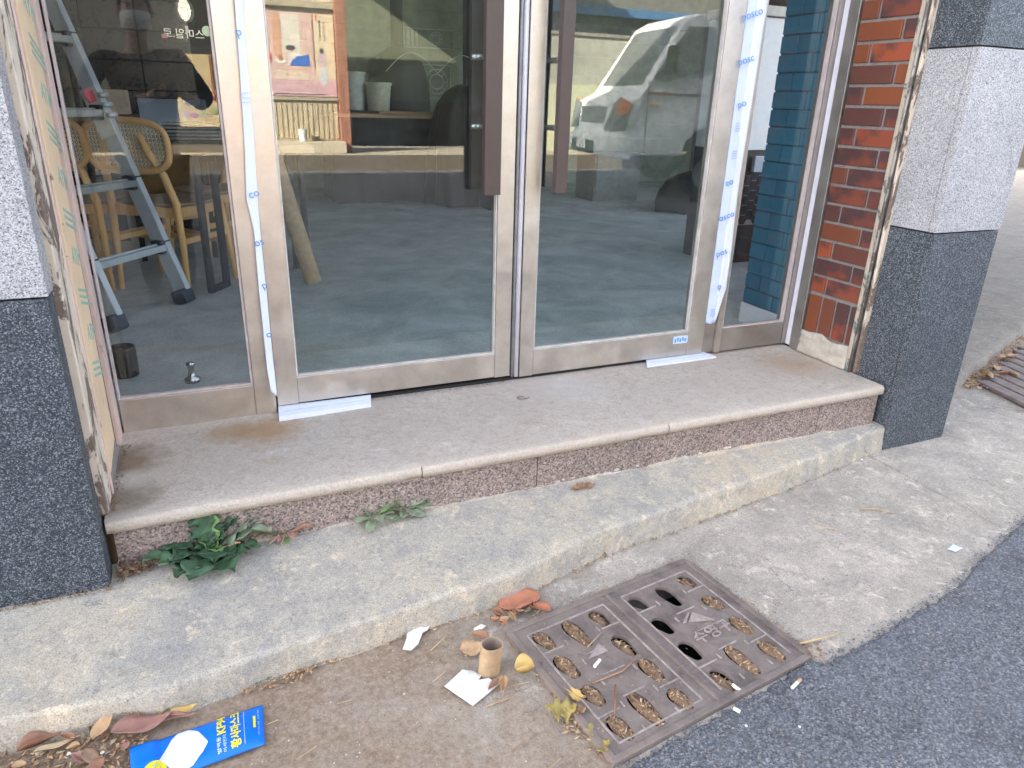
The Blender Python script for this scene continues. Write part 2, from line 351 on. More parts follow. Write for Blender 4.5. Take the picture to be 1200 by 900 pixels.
def text(body, size, M, mat, name, parent=None, depth=.0004, align='CENTER', sx=1):
    cu = bpy.data.curves.new(name, 'FONT'); cu.body = body; cu.size = size; cu.extrude = depth
    cu.align_x = align; cu.align_y = 'CENTER'; cu.resolution_u = 3
    t = bpy.data.objects.new(name, cu); COL.objects.link(t)
    dg = bpy.context.evaluated_depsgraph_get(); me = bpy.data.meshes.new_from_object(t.evaluated_get(dg))
    bpy.data.objects.remove(t)
    me.transform(M @ Matrix.Diagonal((sx, 1, 1, 1))); me.materials.clear(); me.materials.append(mat)
    o = bpy.data.objects.new(name, me); COL.objects.link(o)
    if parent is not None: o.parent = parent; o.matrix_parent_inverse = Matrix.Translation(-parent.location) if parent.type == 'EMPTY' else parent.matrix_basis.inverted()
    return o
def frame(o, x, y):   # matrix with origin o, x-axis x, y-axis towards y
    x = Vector(x).normalized(); z = x.cross(Vector(y)).normalized(); y = z.cross(x)
    return Matrix(((x.x, y.x, z.x, o[0]), (x.y, y.y, z.y, o[1]), (x.z, y.z, z.z, o[2]), (0, 0, 0, 1)))
def nz(x, y, z=0): return noise.noise(Vector((x, y, z)))
def fbm(x, y, z=0): return noise.fractal(Vector((x, y, z)), 1.0, 2.0, 5)
def interp(tab, x):
    if x <= tab[0][0]: return tab[0][1]
    for (a, b), (c, d) in zip(tab, tab[1:]):
        if x <= c: return b+(d-b)*(x-a)/(c-a)
    return tab[-1][1]
def zg(x, y):
    z = -0.247-.008*min(max(x, -1), 3)+.012*(max(y, -3)+.9)
    if y < -3: z += .075*min(-3-y, 4.7)
    return z
EDGE = [(-.60,-.955),(-.473,-.949),(-.3,-.965),(-.168,-.973),(.0035,-.952),(.15,-.935),(.298,-.92),(.45,-.905),(.647,-.89),(.85,-.83),(.975,-.797),(.99,-.79),(1.2,-.77),(1.45,-.735),(1.68,-.702),(2.0,-.645),(2.28,-.585),(2.42,-.56)]
def ztop(x, y): return -.147-.008*max(x, 0)-.05*max(0, -.53-y)
ASPH = [(-8,-3.2),(-3,-2.12),(0,-1.57),(.3,-1.51),(.661,-1.445),(.809,-1.428),(.934,-1.404),(1.081,-1.383),(1.233,-1.356),(1.265,-1.389),(1.308,-1.369),(1.372,-1.363),(1.473,-1.353),(1.587,-1.335),(1.728,-1.315),(1.844,-1.293),(2.055,-1.223),(2.285,-1.163),(2.394,-1.134),(3.2,-.95),(5,-.45),(8,.5),(14,2.5)]

DA, DB, DC, DD = Vector((.588,-1.011,0)), Vector((1.188,-.921,0)), Vector((1.242,-1.348,0)), Vector((.641,-1.428,0))
def Dm(u, v, dz=0):
    p = DA.lerp(DB, u).lerp(DD.lerp(DC, u), v); p.z = zg(p.x, p.y)+.010+dz; return p
def Dinv(x, y):
    u, v = .5, .5
    for _ in range(12):
        p = Dm(u, v); ex, ey = x-p.x, y-p.y; U = Dm(u+.01, v)-p; V = Dm(u, v+.01)-p; det = U.x*V.y-U.y*V.x
        u += .01*(ex*V.y-ey*V.x)/det; v += .01*(U.x*ey-U.y*ex)/det
    return u, v
# ================================================================== SETTING
g = MB().grid(2, 2, lambda u, v: (-120+240*u, -120+240*v, -.75)); struct(g, 'ground', simple('bare_ground', (.22,.19,.16), .95, scale=2))
def spread(lo, hi, a, b, n_mid, n_out):
    return [lo+(a-lo)*(i/n_out)**.6 for i in range(n_out)]+[a+(b-a)*i/n_mid for i in range(n_mid)]+[b+(hi-b)*(i/n_out)**1.6 for i in range(n_out+1)]
XS = spread(-10, 16, -.65, 5.0, 380, 10)
def pav(u, v):
    x = XS[round(u*(len(XS)-1))]; ya = interp(ASPH, x)-.15; yb = 3.0 if x > 2.3 else -.45
    y = ya+(yb-ya)*v
    z = zg(x, y)+.004*fbm(x*3, y*3)+.0015*fbm(x*17, y*17, 3)
    if .55 < x < 1.28 and -1.45 < y < -.9:
        du, dv = Dinv(x, y)
        if .02 < du < .98 and .02 < dv < .97: z -= .11
    return (x, y, z)
struct(MB().grid(len(XS), 110, pav), 'pavement', M_PAVE, smooth=True)
ARC = spread(-20, 30, -.2, 3.4, 800, 12)
OFF = [0, 0, .006, .02, .06, .15, .3, .5, .8, 1.3, 2, 3, 4, 5, 6.2]
def asph(u, v):
    x = ARC[round(u*(len(ARC)-1))]; k = round(v*(len(OFF)-1)); e = interp(ASPH, x)+.005*fbm(x*5, 1.3)+.007*fbm(x*40, 2.7)+.004*nz(x*120, 1.1)
    y = max(e-OFF[k], -7.7)
    if k == len(OFF)-1: y = -7.7
    z = zg(x, y)+(.009+.003*fbm(x*4, y*4) if k > 1 else (.004 if k == 1 else -.04))
    return (x, y, z)
struct(MB().grid(len(ARC), len(OFF), asph), 'asphalt_road', M_ASPH, smooth=True)
# concrete kerb step in front of the granite step
XC = [-3+i*.15 for i in range(16)]+[-.6+i*.0105 for i in range(286)]
def kerb(u, v):
    x = XC[round(u*(len(XC)-1))]; ye = interp(EDGE, x) if x > -.6 else -.955+(-.6-x)*.02
    ye += .004*fbm(x*4, .5)+.003*fbm(x*23, .9)
    crack = math.exp(-((x-.982)/.006)**2)*.012
    zt = ztop(x, ye)
    zb = zg(x, ye)-.03
    k = round(v*27)
    if k <= 18:
        y = -.50+(ye+.012+.50)*k/18; z = ztop(x, y)+.0035*fbm(x*4, y*4)+.0015*fbm(x*18, y*18)
    elif k <= 21:
        a = (k-18)/3*math.pi/2; y = ye+.012-.012*math.sin(a); z = zt-.012+.012*math.cos(a)
    else:
        f = (k-21)/6; y = ye-.012*f+.006*fbm(x*7, f*3, 5)*min(1, f*3)+.003*fbm(x*30, f*9, 8); z = (zt-.012)+(zb-zt+.012)*f
    if crack > .0005 and k > 10: y += crack*.6; z -= crack*.5 if k < 21 else 0
    return (x, y, z)
struct(MB().grid(len(XC), 28, kerb), 'concrete_step', M_CURB, smooth=True)
# granite step: core with tread and riser slabs
core = struct(MB().box(-.285, 2.36, -.5, .0, -.3, -.036), 'granite_step', M_MORTAR)
def slab_top(x0, x1):
    nx = max(4, int((x1-x0)/.02)); prof = []
    def fn(u, v):
        k = round(v*21); g_ = .0012 if k > 15 else 0; x = x0+g_+(x1-x0-2*g_)*u
        chip = max(0, fbm(x*9, 7.7)-.35)*.012+max(0, fbm(x*31, 3.1)-.3)*.010
        if k <= 15: y = .06-(.59-.0)*k/15; z = -.003+.0022*fbm(x*5, y*5)+.0009*fbm(x*25, y*25); 
        elif k <= 18: a = (k-15)/3*math.pi/2; y = -.53-(.012-chip)*math.sin(a); z = -.003-.011*(1-math.cos(a))-chip*.4
        else: y = -.542+chip if k < 21 else -.50; z = [-.02, -.034, -.034][k-19]
        return (x, y, z)
    return MB().grid(nx, 22, fn)
for a, b in ((-.297, .512), (.512, 1.367), (1.367, 2.372)): slab_top(a, b).ob('tread_slab', M_STEPTOP, core, smooth=True)
for a, b in ((-.285, .888), (.8905, 2.06), (2.0625, 2.362)):
    MB().box(a, b, -.527, -.5, -.20, -.0345).ob('riser_slab', M_GPINK, core, bevel=.002)
def lump(x0, x1, n, yb, h, seed):
    r = random.Random(seed); m = MB()
    for i in range(n//2):
        x = r.uniform(x0, x1); z = ztop(x, -.53)+r.uniform(-.002, .012)*h
        w = r.uniform(.003, .012); t = r.uniform(.001, .004)
        m.lathe([(0, t), (w*.6, t*.8), (w, 0)], (x, yb, z), 7, Matrix.Rotation(R(90), 4, 'X') @ Matrix.Scale(.6, 4, (0, 1, 0)))
    return m
lump(.95, 1.75, 60, -.527, 1.3, 3).ob('cement_smear', M_MORTARP, core)['kind'] = 'stuff'
def ledge(u, v):
    x = -.28+2.64*u; w = .007+.006*fbm(x*8, 4); h = .010+.012*max(-.4, fbm(x*5, 9))+(.012 if 1.3 < x < 1.95 else 0)
    return (x, -.524-w*v, ztop(x, -.53)+h*(1-v)-.004*v)
MB().grid(260, 3, ledge).ob('mortar_line', M_CURB, core, smooth=True)
# right-hand raised pavement, its kerb and the lower lane behind
RK = [(2.60,-.50),(2.95,-.36),(3.25,-.245),(3.45,-.165),(3.80,-.03),(4.20,.12),(4.606,.279),(5.6,.70),(8,1.9),(14,5.2),(24,10)]
def rkf(u, v):
    t = u*(len(RK)-1); i = min(int(t), len(RK)-2); f = t-i; a, b = RK[i], RK[i+1]
    x = a[0]+(b[0]-a[0])*f; y = a[1]+(b[1]-a[1])*f; d = Vector((b[0]-a[0], b[1]-a[1])).normalized(); k = round(v*9)
    n = Vector((-d.y, d.x)); offs = [-.015, -.008, .0, .012, .05, .2, .5, 1.0, 1.8, 3][k]; zz = [-.30, -.25, -.213, -.203, -.20, -.20, -.20, -.20, -.20, -.20][k]
    e = .012*fbm(x*5, y*5) if k < 4 else 0
    return (x+n.x*(offs+e), y+n.y*(offs+e), zz+.004*fbm(x*6, y*6, k))
struct(MB().grid(160, 10, rkf), 'raised_pavement', m_concrete('raised_concrete', (.22,.195,.165), (.29,.255,.21), (.32,.28,.225), (.23,.21,.185), 1.3).m, smooth=True)

# ================================================================== COLUMNS AND JAMBS
def column(label, x0, x1, yf, yb, bands, xl=True, xr=True):
    t = thing('granite_column', label, 'column', ((x0+x1)/2, (yf+yb)/2, bands[0][0]))
    MB().box(x0+.027, x1-.027, yf+.027, yb, bands[0][0], bands[-1][1]).ob('core', M_MORTAR, t)
    for i, (z0, z1, m) in enumerate(bands):
        p = .003 if i % 2 else 0
        MB().box(x0-p, x1+p, yf-p, yf+.0245, z0, z1).ob('granite_slab', m, t, bevel=.0015)
        if xl: MB().box(x0-p, x0+.0245, yf+.0262, yb-.001, z0, z1).ob('granite_slab', m, t, bevel=.0015)
        if xr: MB().box(x1-.0245, x1+p, yf+.0262, yb-.001, z0, z1).ob('granite_slab', m, t, bevel=.0015)
    return t
column('grey granite column at the right of the brick strip, pale band between dark slabs', 2.39, 2.735, -.577, -.382, [(-.32, .588, M_GDARK), (.593, 1.19, M_GLIGHT), (1.195, 2.6, M_GDARK)])
column('speckled granite column at the left edge, standing on the concrete step', -.95, -.302, -.595, -.524, [(-.22, .577, M_GDARK), (.582, 1.18, M_GLIGHT), (1.185, 2.6, M_GDARK)], xl=False)

j = thing('wooden_jamb', 'peeling cream and pink jamb wrapped in printed beige tape, left of the glass', 'door jamb', (-.3, -.3, 0))
MB().hexa([(-.32,-.505,.0),(-.288,-.505,.0),(-.288,-.40,-.0),(-.32,-.40,-.0)], [(-.32,-.50,2.5),(-.288,-.50,2.5),(-.288,-.315,2.5),(-.32,-.315,2.5)]).ob('cream_board', M_PEEL, j, bevel=.003)
MB().box(-.32, -.284, -.398, -.384, -.003, 2.5).ob('edge_bead', M_PEELT, j, bevel=.003)
MB().box(-.33, -.298, -.5, .03, -.003, 2.5).ob('backing_board', simple('bare_dark_wood', (.16,.10,.075), .8), j)
MB().hexa([(-.31,-.335,.03),(-.290,-.335,.03),(-.290,-.16,.05),(-.31,-.16,.05)], [(-.31,-.275,2.5),(-.290,-.275,2.5),(-.290,-.083,2.5),(-.31,-.083,2.5)]).ob('taped_strip', M_TAPE, j, bevel=.002)
MB().box(-.305, -.2865, -.082, -.012, -.005, 2.5).ob('frame_post', M_PEELT, j, bevel=.002)
MB().hexa([(-.31,-.36,-.004),(-.2885,-.36,-.004),(-.2885,-.10,-.004),(-.31,-.10,-.004)], [(-.31,-.335,.028),(-.289,-.335,.028),(-.289,-.16,.045),(-.31,-.16,.045)]).ob('cement_foot', M_MORTAR, j, bevel=.002)
for i, (y, z) in enumerate([(-.165,1.153),(-.168,1.058),(-.165,.964),(-.165,.874),(-.168,.772),(-.18,.675),(-.20,.584),(-.195,.479),(-.20,.384),(-.21,.286)]):
    if i % 2 == 0: text('ATM', .062, frame((-.2895, y, z), (0, .93, -.28), (0, .28, .93)), M_TEALINK, 'print', j)
    else:
        m = MB()
        for k in (-1, 0, 1): m.bar((-.2895, y-.075, z+.022+k*.017), (-.2895, y+.075, z-.02+k*.017), .0012, .007)
        m.ob('print', M_TEALINK, j)
# right: brick pier
bp = thing('brick_pier', 'narrow strip of glazed red brick between window frame and rusted corner strip', 'brick wall', (2.4, -.22, 0))
MB().box(2.377, 2.55, -.35, -.088, 0, 2.6).ob('mortar', M_MORTAR, bp)
def base_fn(u, v):
    y = -.09-.256*u; z = .0+.098*v+.012*fbm(y*9, v*3)*v
    return (2.366-.006*fbm(y*12, v*4)-.006*(1-v), y, z)
MB().grid(30, 12, base_fn).ob('cement_base', M_MORTARP, bp, smooth=True, solid=.01)
CH = .0735; r = random.Random(3)
def brick(y0, y1, z0, z1):
    d = r.uniform(-.0015, .0015)
    cy, cz = (y0+y1)/2, (z0+z1)/2
    o = MB().box(-.03, .012, -(y1-y0)/2, (y1-y0)/2, -(z1-z0)/2, (z1-z0)/2).ob('brick', M_BRICK, None, bevel=.003)
    o.location = (2.40+d, cy, cz); o.parent = bp; o.matrix_parent_inverse = Matrix.Translation(-bp.location); return o
for i in range(4):
    y1 = -.093-i*.0735; y0 = max(y1-.0625, -.347)
    if y1-y0 > .015: brick(y0, y1, .10, .257)
z = .268; i = 0
while z < 2.5:
    cut = (-.168 if i % 2 == 0 else -.283)+r.uniform(-.006, .006)
    brick(cut+.0055, -.091, z+.0055, z+CH-.0055); brick(-.347, cut-.0055, z+.0055, z+CH-.0055)
    z += CH; i += 1
cs = thing('corner_strip', 'rusted metal corner strip with flaking teal and white paint beside the bricks', 'metal strip', (2.38, -.37, 0))
MB().box(2.357, 2.388, -.366, -.349, -.002, 2.5).ob('flange', m_peel('flaking_teal_strip', (.50,.44,.34), (.13,.20,.19), .44, (1, 1, .6)), cs, bevel=.002)
MB().tube([(2.362, -.372, .0), (2.362, -.371, 1.2), (2.361, -.371, 2.5)], .0055, 8).ob('conduit', M_RUST, cs, smooth=True)
MB().hexa([(2.37,-.393,0),(2.392,-.393,0),(2.392,-.38,0),(2.37,-.38,0)], [(2.37,-.386,2.5),(2.392,-.386,2.5),(2.392,-.376,2.5),(2.37,-.376,2.5)]).ob('sealant_edge', M_PEEL, cs, bevel=.002)

# ================================================================== SHOPFRONT
def pane(x0, x1, z0, z1, par, mats, y=.025):
    m = MB().box(x0, x1, y, y+.008, z0, z1); o = m.ob('glass_pane', mats, par)
    for p in o.data.polygons: p.material_index = 0 if p.normal.y < -.5 else 1
    return o
TOP = 2.1
def bead(m, x0, x1, z0, z1, w=.007, y0=.004, y1=.024):
    m.box(x0, x0+w, y0, y1, z0, z1); m.box(x1-w, x1, y0, y1, z0, z1); m.box(x0+w, x1-w, y0, y1, z0, z0+w); m.box(x0+w, x1-w, y0, y1, z1-w, z1)
def fixed_window(label, x0, x1, z0, z1):
    t = thing('fixed_window', label, 'window', ((x0+x1)/2, .02, z0))
    MB().box(x0, x1, .002, .05, z0, z1).ob('bottom_rail', M_STEEL if x0 < 1 else M_STEEL_D, t, bevel=.0015)
    m = MB(); bead(m, x0, x1, z1+.0005, TOP); m.ob('glazing_bead', simple('pale_aluminium_bead', (.52,.45,.43), .45), t, bevel=.001)
    pane(x0+.001, x1-.001, z1, TOP, t, [M_GLASS_S, M_CLEAR])
    return t
fixed_window('tall fixed pane on the left with a ladder and chairs behind it', -.284, .1075, -.008, .103)
fw_r = fixed_window('narrow fixed pane on the right in front of the teal brickwork', 2.0035, 2.346, .006, .106)
fr = thing('shopfront_frame', 'brushed steel mullions and head rail framing the shop doors and side panes', 'steel frame', (1, .03, 0))
MB().box(.108, .1725, 0, .05, -.004, TOP).ob('mullion', M_STEEL, fr, bevel=.002)
MB().box(1.9155, 2.003, .012, .05, .004, TOP).ob('mullion', M_STEEL_D, fr, bevel=.002)
MB().box(1.974, 2.002, -.002, .0115, .004, TOP).ob('mullion_cover', M_STEEL, fr, bevel=.0015)
MB().box(2.3465, 2.372, -.004, .05, .006, TOP).ob('side_post', M_STEEL_D, fr, bevel=.002)
MB().box(2.366, 2.39, -.034, -.0045, .006, TOP).ob('caulk_line', M_CAULK, fr, bevel=.004)
MB().box(2.362, 2.39, -.086, -.0345, 0, TOP).ob('side_channel', M_RUST if False else M_STEEL_D, fr, bevel=.002)
MB().box(-.29, 2.4, -.03, .06, TOP+.002, TOP+.12).ob('head_rail', M_STEEL, fr, bevel=.002)
def door(label, x0, x1, s0, s1, z0, zr, hx, hin):
    t = thing('glass_door', label, 'door', ((x0+x1)/2, .02, z0))
    MB().box(x0, s0, 0, .048, z0, TOP).ob('stile', M_STEEL, t, bevel=.002)
    MB().box(s1, x1, 0, .048, z0, TOP).ob('stile', M_STEEL, t, bevel=.002)
    MB().box(s0+.0005, s1-.0005, .0015, .0465, z0+.002, zr).ob('bottom_rail', M_STEEL, t, bevel=.0015)
    MB().box(s0+.0005, s1-.0005, .0015, .0465, TOP-.09, TOP-.001).ob('top_rail', M_STEEL, t, bevel=.0015)
    m = MB(); bead(m, s0+.0005, s1-.0005, zr+.0005, TOP-.091, .005); m.ob('glazing_bead', simple('pale_steel_bead', (.60,.56,.52), .4), t, bevel=.001)
    pane(s0+.001, s1-.001, zr, TOP-.09, t, [M_GLASS, M_CLEAR])
    h = MB().box(hx[0], hx[1], -.075, -.047, .697, 1.95).ob('door_handle', M_BROWN, t, bevel=.002)
    MB().box(hin[0], hin[1], .078, .106, .70, 1.95).ob('inner_handle', M_BROWN, t, bevel=.002)
    for z in (.905, 1.115, 1.75):
        m = MB(); xc = (hx[0]+hx[1])/2; m.tube([(xc, -.047, z), (xc, .0245, z)], .009, 12); m.ob('standoff', M_STEEL, h, smooth=True)
        m = MB(); m.tube([(hin[0]-.012, .05, z), (hin[0]+.02, .05, z)], .010, 12); m.tube([(hin[0]+.01, .034, z), (hin[0]+.01, .077, z)], .008, 12); m.ob('standoff', M_STEEL, h, smooth=True)
    return t
dl = door('left glass door with brown plank handle, white offcut under its corner', .1775, 1.018, .245, .957, .020, .114, (.877, .935), (.888, .945))
dr = door('right glass door with a small blue sticker on its bottom rail', 1.0585, 1.91, 1.114, 1.831, .010, .113, (1.136, 1.18), (1.172, 1.225))
MB().box(1.0185, 1.026, .012, .04, .02, TOP).ob('edge_seal', M_BLACKGAP, dl)
MB().tube([(1.032, .012, .012), (1.032, .012, TOP)], .0058, 8).ob('brush_seal', M_SEAL, dr, smooth=True)
MB().tube([(1.0475, .009, .012), (1.0475, .009, TOP)], .0085, 10).ob('brush_seal', M_CAULK, dr, smooth=True)
MB().box(.246, 1.83, .012, .035, -.002, .009).ob('sill_strip', M_BLACKGAP, fr)
st = MB().box(1.756, 1.829, -.0003, .0013, .066, .098).ob('sticker', simple('pale_blue_sticker', (.55,.66,.85), .5, var=.05), dr)
for q in range(5): MB().box(1.762+q*.0125, 1.770+q*.0125, -.0008, -.0003, .072+.004*(q % 2), .092-.005*((q+1) % 2)).ob('blue_mark', M_BLUEINK, st)
# protective films, curled and torn
K = 2.3/2.264
def kz(z): return .985+(z-.985)*K
FL = [(.168,1.217),(.165,1.092),(.16,.962),(.155,.849),(.144,.702),(.156,.608),(.152,.426),(.152,.317),(.151,.175),(.156,.092)]
FR = [(.192,1.218),(.187,1.093),(.185,.963),(.183,.849),(.177,.701),(.175,.607),(.175,.424),(.174,.315),(.174,.172),(.175,.065)]
def film_left(u, v):
    zl = 1.9-1.815*v; L = interp(sorted([(kz(b), a*K) for a, b in FL]), zl); RR = interp(sorted([(kz(b), a*K) for a, b in FR]), zl)
    x = L+(RR-L)*u
    return (x, -.004-.012*(1-u)*(1+.5*math.sin(zl*6))-.002*fbm(zl*9, u), zl-(.03*u if v > .98 else 0)+.004*fbm(x*60, zl*8))
fl = thing('protective_film', 'torn white protective film peeling off the left mullion, blue lettering', 'plastic film', (.17, -.01, .08))
MB().grid(8, 120, film_left).ob('film', M_FILM, fl, smooth=True, solid=.0006)
for i, (x, z, b) in enumerate([(.170,1.139,'p'),(.166,.716,'co'),(.166,.575,'os'),(.169,.444,'p'),(.167,.288,'o')]):
    text(b, .032, frame((x*K, -.02, kz(z)), (.95, -.1, .3), (-.3, 0, .95)), M_BLUEINK, 'print', fl)
m = MB()
for k in range(3): m.box(.158*K, .18*K, -.0205, -.02, kz(.985-.012*k), kz(.985-.012*k)+.004)
m.ob('small_print', M_FILM2, fl)
for z0 in (1.4, .3):
    pass
FR_R = sorted([(kz(b), a*K) for a, b in [(1.964,1.345),(1.956,1.029),(1.947,.681),(1.957,.45),(1.958,.3),(1.937,.219),(1.930,.18),(1.914,.144)]])
def film_right(u, v):
    zl = 1.95-1.81*v; L = 1.9115; E2 = interp(FR_R, zl); x = L+(E2-L)*u
    fold = .52
    y = .0055-.013*min(1, u/fold)-.001 - .0015*fbm(zl*7, u*2)
    return (x, y, zl+.003*fbm(x*70, zl*5))
f2 = thing('protective_film', 'long white protective film with blue lettering on the right mullion, torn at the bottom', 'plastic film', (1.93, -.01, .14))
m = MB().grid(12, 120, film_right); o = m.ob('film', [M_FILM, M_FILM2], f2, smooth=True, solid=.0006)
for k, p in enumerate(o.data.polygons):
    if p.center.x < 1.9115+.036: p.material_index = 1  # shaded side of the fold painted in with the bluish material
for x, z, b in [(1.927,1.30,'posco'),(1.927,1.15,'posc'),(1.935,1.0,'po'),(1.926,.715,'co'),(1.935,.585,'osco'),(1.935,.44,'pos'),(1.948,.30,'p'),(1.93,1.46,'posco')]:
    text(b, .036, frame((x, -.0125, z), (.93, -.12, .33), (-.33, 0, .93)), M_BLUEINK, 'print', f2)
m = MB()
for zz in (.93, .83, .20):
    for k in range(4): m.box(1.921, 1.944, -.0105, -.010, zz-.009*k, zz-.009*k+.0025)
m.ob('small_print', simple('faint_blue_print', (.30,.42,.70), .6), f2)['kind'] = 'stuff'
# loose offcuts under the doors
def offcut(label, pts, zt):
    m = MB(); m.hexa([(x, y, z-zt) for x, y, z in pts], pts)
    t = m.ob('film_offcut', M_FILM, None, bevel=.001); tag(t, label, 'metal offcut', 'film covered offcuts under the doors')
    a, b, c, d = [Vector(p) for p in pts]; n = (b-a).cross(c-b).normalized()
    mm = MB(); mm.bar(a.lerp(d, .45)+Vector((.02,0,.0006)), b.lerp(c, .45)+Vector((-.02,0,.0006)), .004, .0006); mm.ob('blue_line', M_FILM2, t)
    return t
offcut('white film covered strip wedged under the left door, standing on the step', [(.170,-.075,.012),(.475,-.06,.010),(.490,.005,.016),(.178,.005,.018)], .016)
offcut('bluish white film strip lying under the right door corner', [(1.60,-.055,.006),(1.955,-.045,.004),(1.93,.02,.009),(1.64,.015,.009)], .007)

# ================================================================== THE SHOP BUILDING
M_PLASTER = simple('grey_plaster', (.42,.41,.39), .9, scale=3)
sb = thing('shop_building', 'plastered two storey shop building whose glazed ground floor front fills the view', 'building', (1, 3, 0))
MB().box(-12, -.331, -.49, -.2, -.3, 6.5).ob('front_wall', M_PLASTER, sb)
MB().box(-.331, 2.9, -.49, -.1, 2.6, 6.5).ob('upper_wall', M_PLASTER, sb)
MB().box(-.331, 2.6, -.0995, .2, 2.24, 2.6).ob('lintel', M_PLASTER, sb)
MB().box(-12.2, 6.9, -.9, 16.2, 6.5, 6.7).ob('roof', M_PLASTER, sb)  # depth beyond the back wall added to lengthen the building's shadow
MB().box(-1.8, -1.6, -.199, 7.2, -.3, 6.5).ob('side_wall', M_PLASTER, sb)
MB().box(-1.599, 6.5, 6.5, 6.7, -.3, 6.5).ob('back_wall', M_PLASTER, sb)
MB().box(-1.599, 6.5, .2005, 6.499, 2.65, 2.9).ob('ceiling', M_CEIL, sb)
def side_panel(z0, z1): return MB().hexa([(2.725,-.365,z0),(6.9,2.95,z0),(6.8,3.15,z0),(2.66,-.15,z0)], [(2.725,-.365,z1),(6.9,2.95,z1),(6.8,3.15,z1),(2.66,-.15,z1)])
side_panel(-.3, .75).ob('side_wall', M_PLASTER, sb); side_panel(2.3, 6.5).ob('side_wall', M_PLASTER, sb)
MB().hexa([(2.725,-.365,.751),(3.02,-.13,.751),(2.95,.08,.751),(2.66,-.15,.751)], [(2.725,-.365,2.299),(3.02,-.13,2.299),(2.95,.08,2.299),(2.66,-.15,2.299)]).ob('side_pier', M_PLASTER, sb)
MB().hexa([(3.03,-.10,.751),(6.84,2.93,.751),(6.83,2.95,.751),(3.02,-.08,.751)], [(3.03,-.10,2.299),(6.84,2.93,2.299),(6.83,2.95,2.299),(3.02,-.08,2.299)]).ob('added_daylight_pane', M_CLEAR, sb)  # clear pane in an opening added to let daylight into the shop
MB().box(6.5, 6.8, 3.16, 16, -.3, 6.5).ob('side_wall', M_PLASTER, sb)  # runs on past the back wall, added to carry the shade further
struct(MB().grid(60, 40, lambda u, v: (-1.6+u*(min(6.6, 2.66+(.052+6.45*v+.1)/.79)+1.6), .052+6.45*v, .002*fbm(u*20, v*20))), 'shop_floor', M_FLOOR)
MB().box(2.56, 2.75, -.345, -.1, -.2, 2.6).ob('pier_core', M_MORTAR, sb)

# ================================================================== INSIDE THE SHOP
tw = thing('tiled_wall', 'black tiled partition wall behind the ladder and rattan chairs', 'wall', (-.2, 3.5, 0))
MB().box(-.84, .36, 3.52, 3.62, 0, 2.65).ob('grout', M_GROUT, tw)
tile_me = MB().box(-.157, .157, -.009, .009, -.0895, .0895).mesh('tile', M_TILE)
for i in range(-1, 3):
    for k in range(0, 14):
        x0 = -.52+.3225*(i-1)+.161; o = bpy.data.objects.new('tile', tile_me); o.location = (x0, 3.512, .255+.0+k*.185-.1); link_child(o, tw)
        m = o.modifiers.new('bevel', 'BEVEL'); m.width = .002; m.segments = 1
bw = MB().box(-1.59, 6.49, 6.3, 6.4, 0, 2.65).ob('board_wall', M_WALLIN); tag(bw, 'grey green boarded back wall at the far end of the shop interior', 'wall')
for k in range(14):
    MB().box(-1.58, 6.48, 6.28, 6.2995, .19*k+.006, .19*k+.187).ob('board', M_WALLIN, bw)
# teal painted brick pier
tp = thing('teal_brick_pier', 'teal painted brick pier just inside the right hand pane', 'brick wall', (2.55, .2, 0))
MB().box(2.424, 2.75, .075, .358, .10, 2.65).ob('joint_bed', M_TEALJ, tp)
zz = .105; i = 0; r = random.Random(5)
while zz < 2.0:
    cut = .26 if i % 2 else .165
    for a, b in ((.0735, cut-.004), (cut+.004, .3605)):
        o = MB().box(-.02, .01, -(b-a)/2, (b-a)/2, -.0335, .0335).ob('brick', M_TEAL, None, bevel=.003); o.location = (2.437+r.uniform(-.001,.001), (a+b)/2, zz+.0345)
        o.parent = tp; o.matrix_parent_inverse = Matrix.Translation(-tp.location)
    for a, b in ((2.432, 2.59), (2.60, 2.75)):
        pass
    zz += .0735; i += 1
MB().box(2.416, 2.76, .066, .368, 0, .0995).ob('skirting', M_WHITE, tp, bevel=.003)
# white wall cabinet and hexagon tiled counter behind the right pane
cb = thing('white_cabinet', 'tall white panel standing behind the narrow right hand pane', 'cabinet', (3.42, 1.5, .7))
MB().box(3.2, 3.62, 1.5, 1.9, .735, 1.5).ob('panel', M_WHITE, cb, bevel=.004)
MB().box(3.18, 3.64, 1.47, 1.9, 1.505, 1.56).ob('cornice', simple('cream_paint', (.62,.60,.52), .5), cb, bevel=.004)
MB().box(3.36, 3.46, 1.47, 1.499, .60, .70).ob('switch_box', M_ALU, cb, bevel=.003)
ct = thing('tiled_counter', 'dark counter front faced with hexagonal tiles, low behind the right pane', 'counter', (3.4, 1.6, 0))
MB().box(3.2, 3.62, 1.52, 1.9, 0, .733).ob('carcass', simple('dark_counter', (.05,.048,.045), .5), ct)
hexm = MB().prism([(.033*math.cos(a*math.pi/3), 0, .033*math.sin(a*math.pi/3)) for a in range(6)], (0, .008, 0)).mesh('hex_tile', simple('slate_hexagon', (.028,.03,.032), .4))
MB().box(3.215, 3.605, 1.513, 1.5195, .255, .575).ob('grout', simple('pale_grout', (.32,.31,.29), .8), ct)
for i in range(7):
    for k in range(5):
        o = bpy.data.objects.new('hex_tile', hexm); o.location = (3.245+i*.055, 1.507, .30+k*.0635+(i % 2)*.0318-.01); link_child(o, ct)

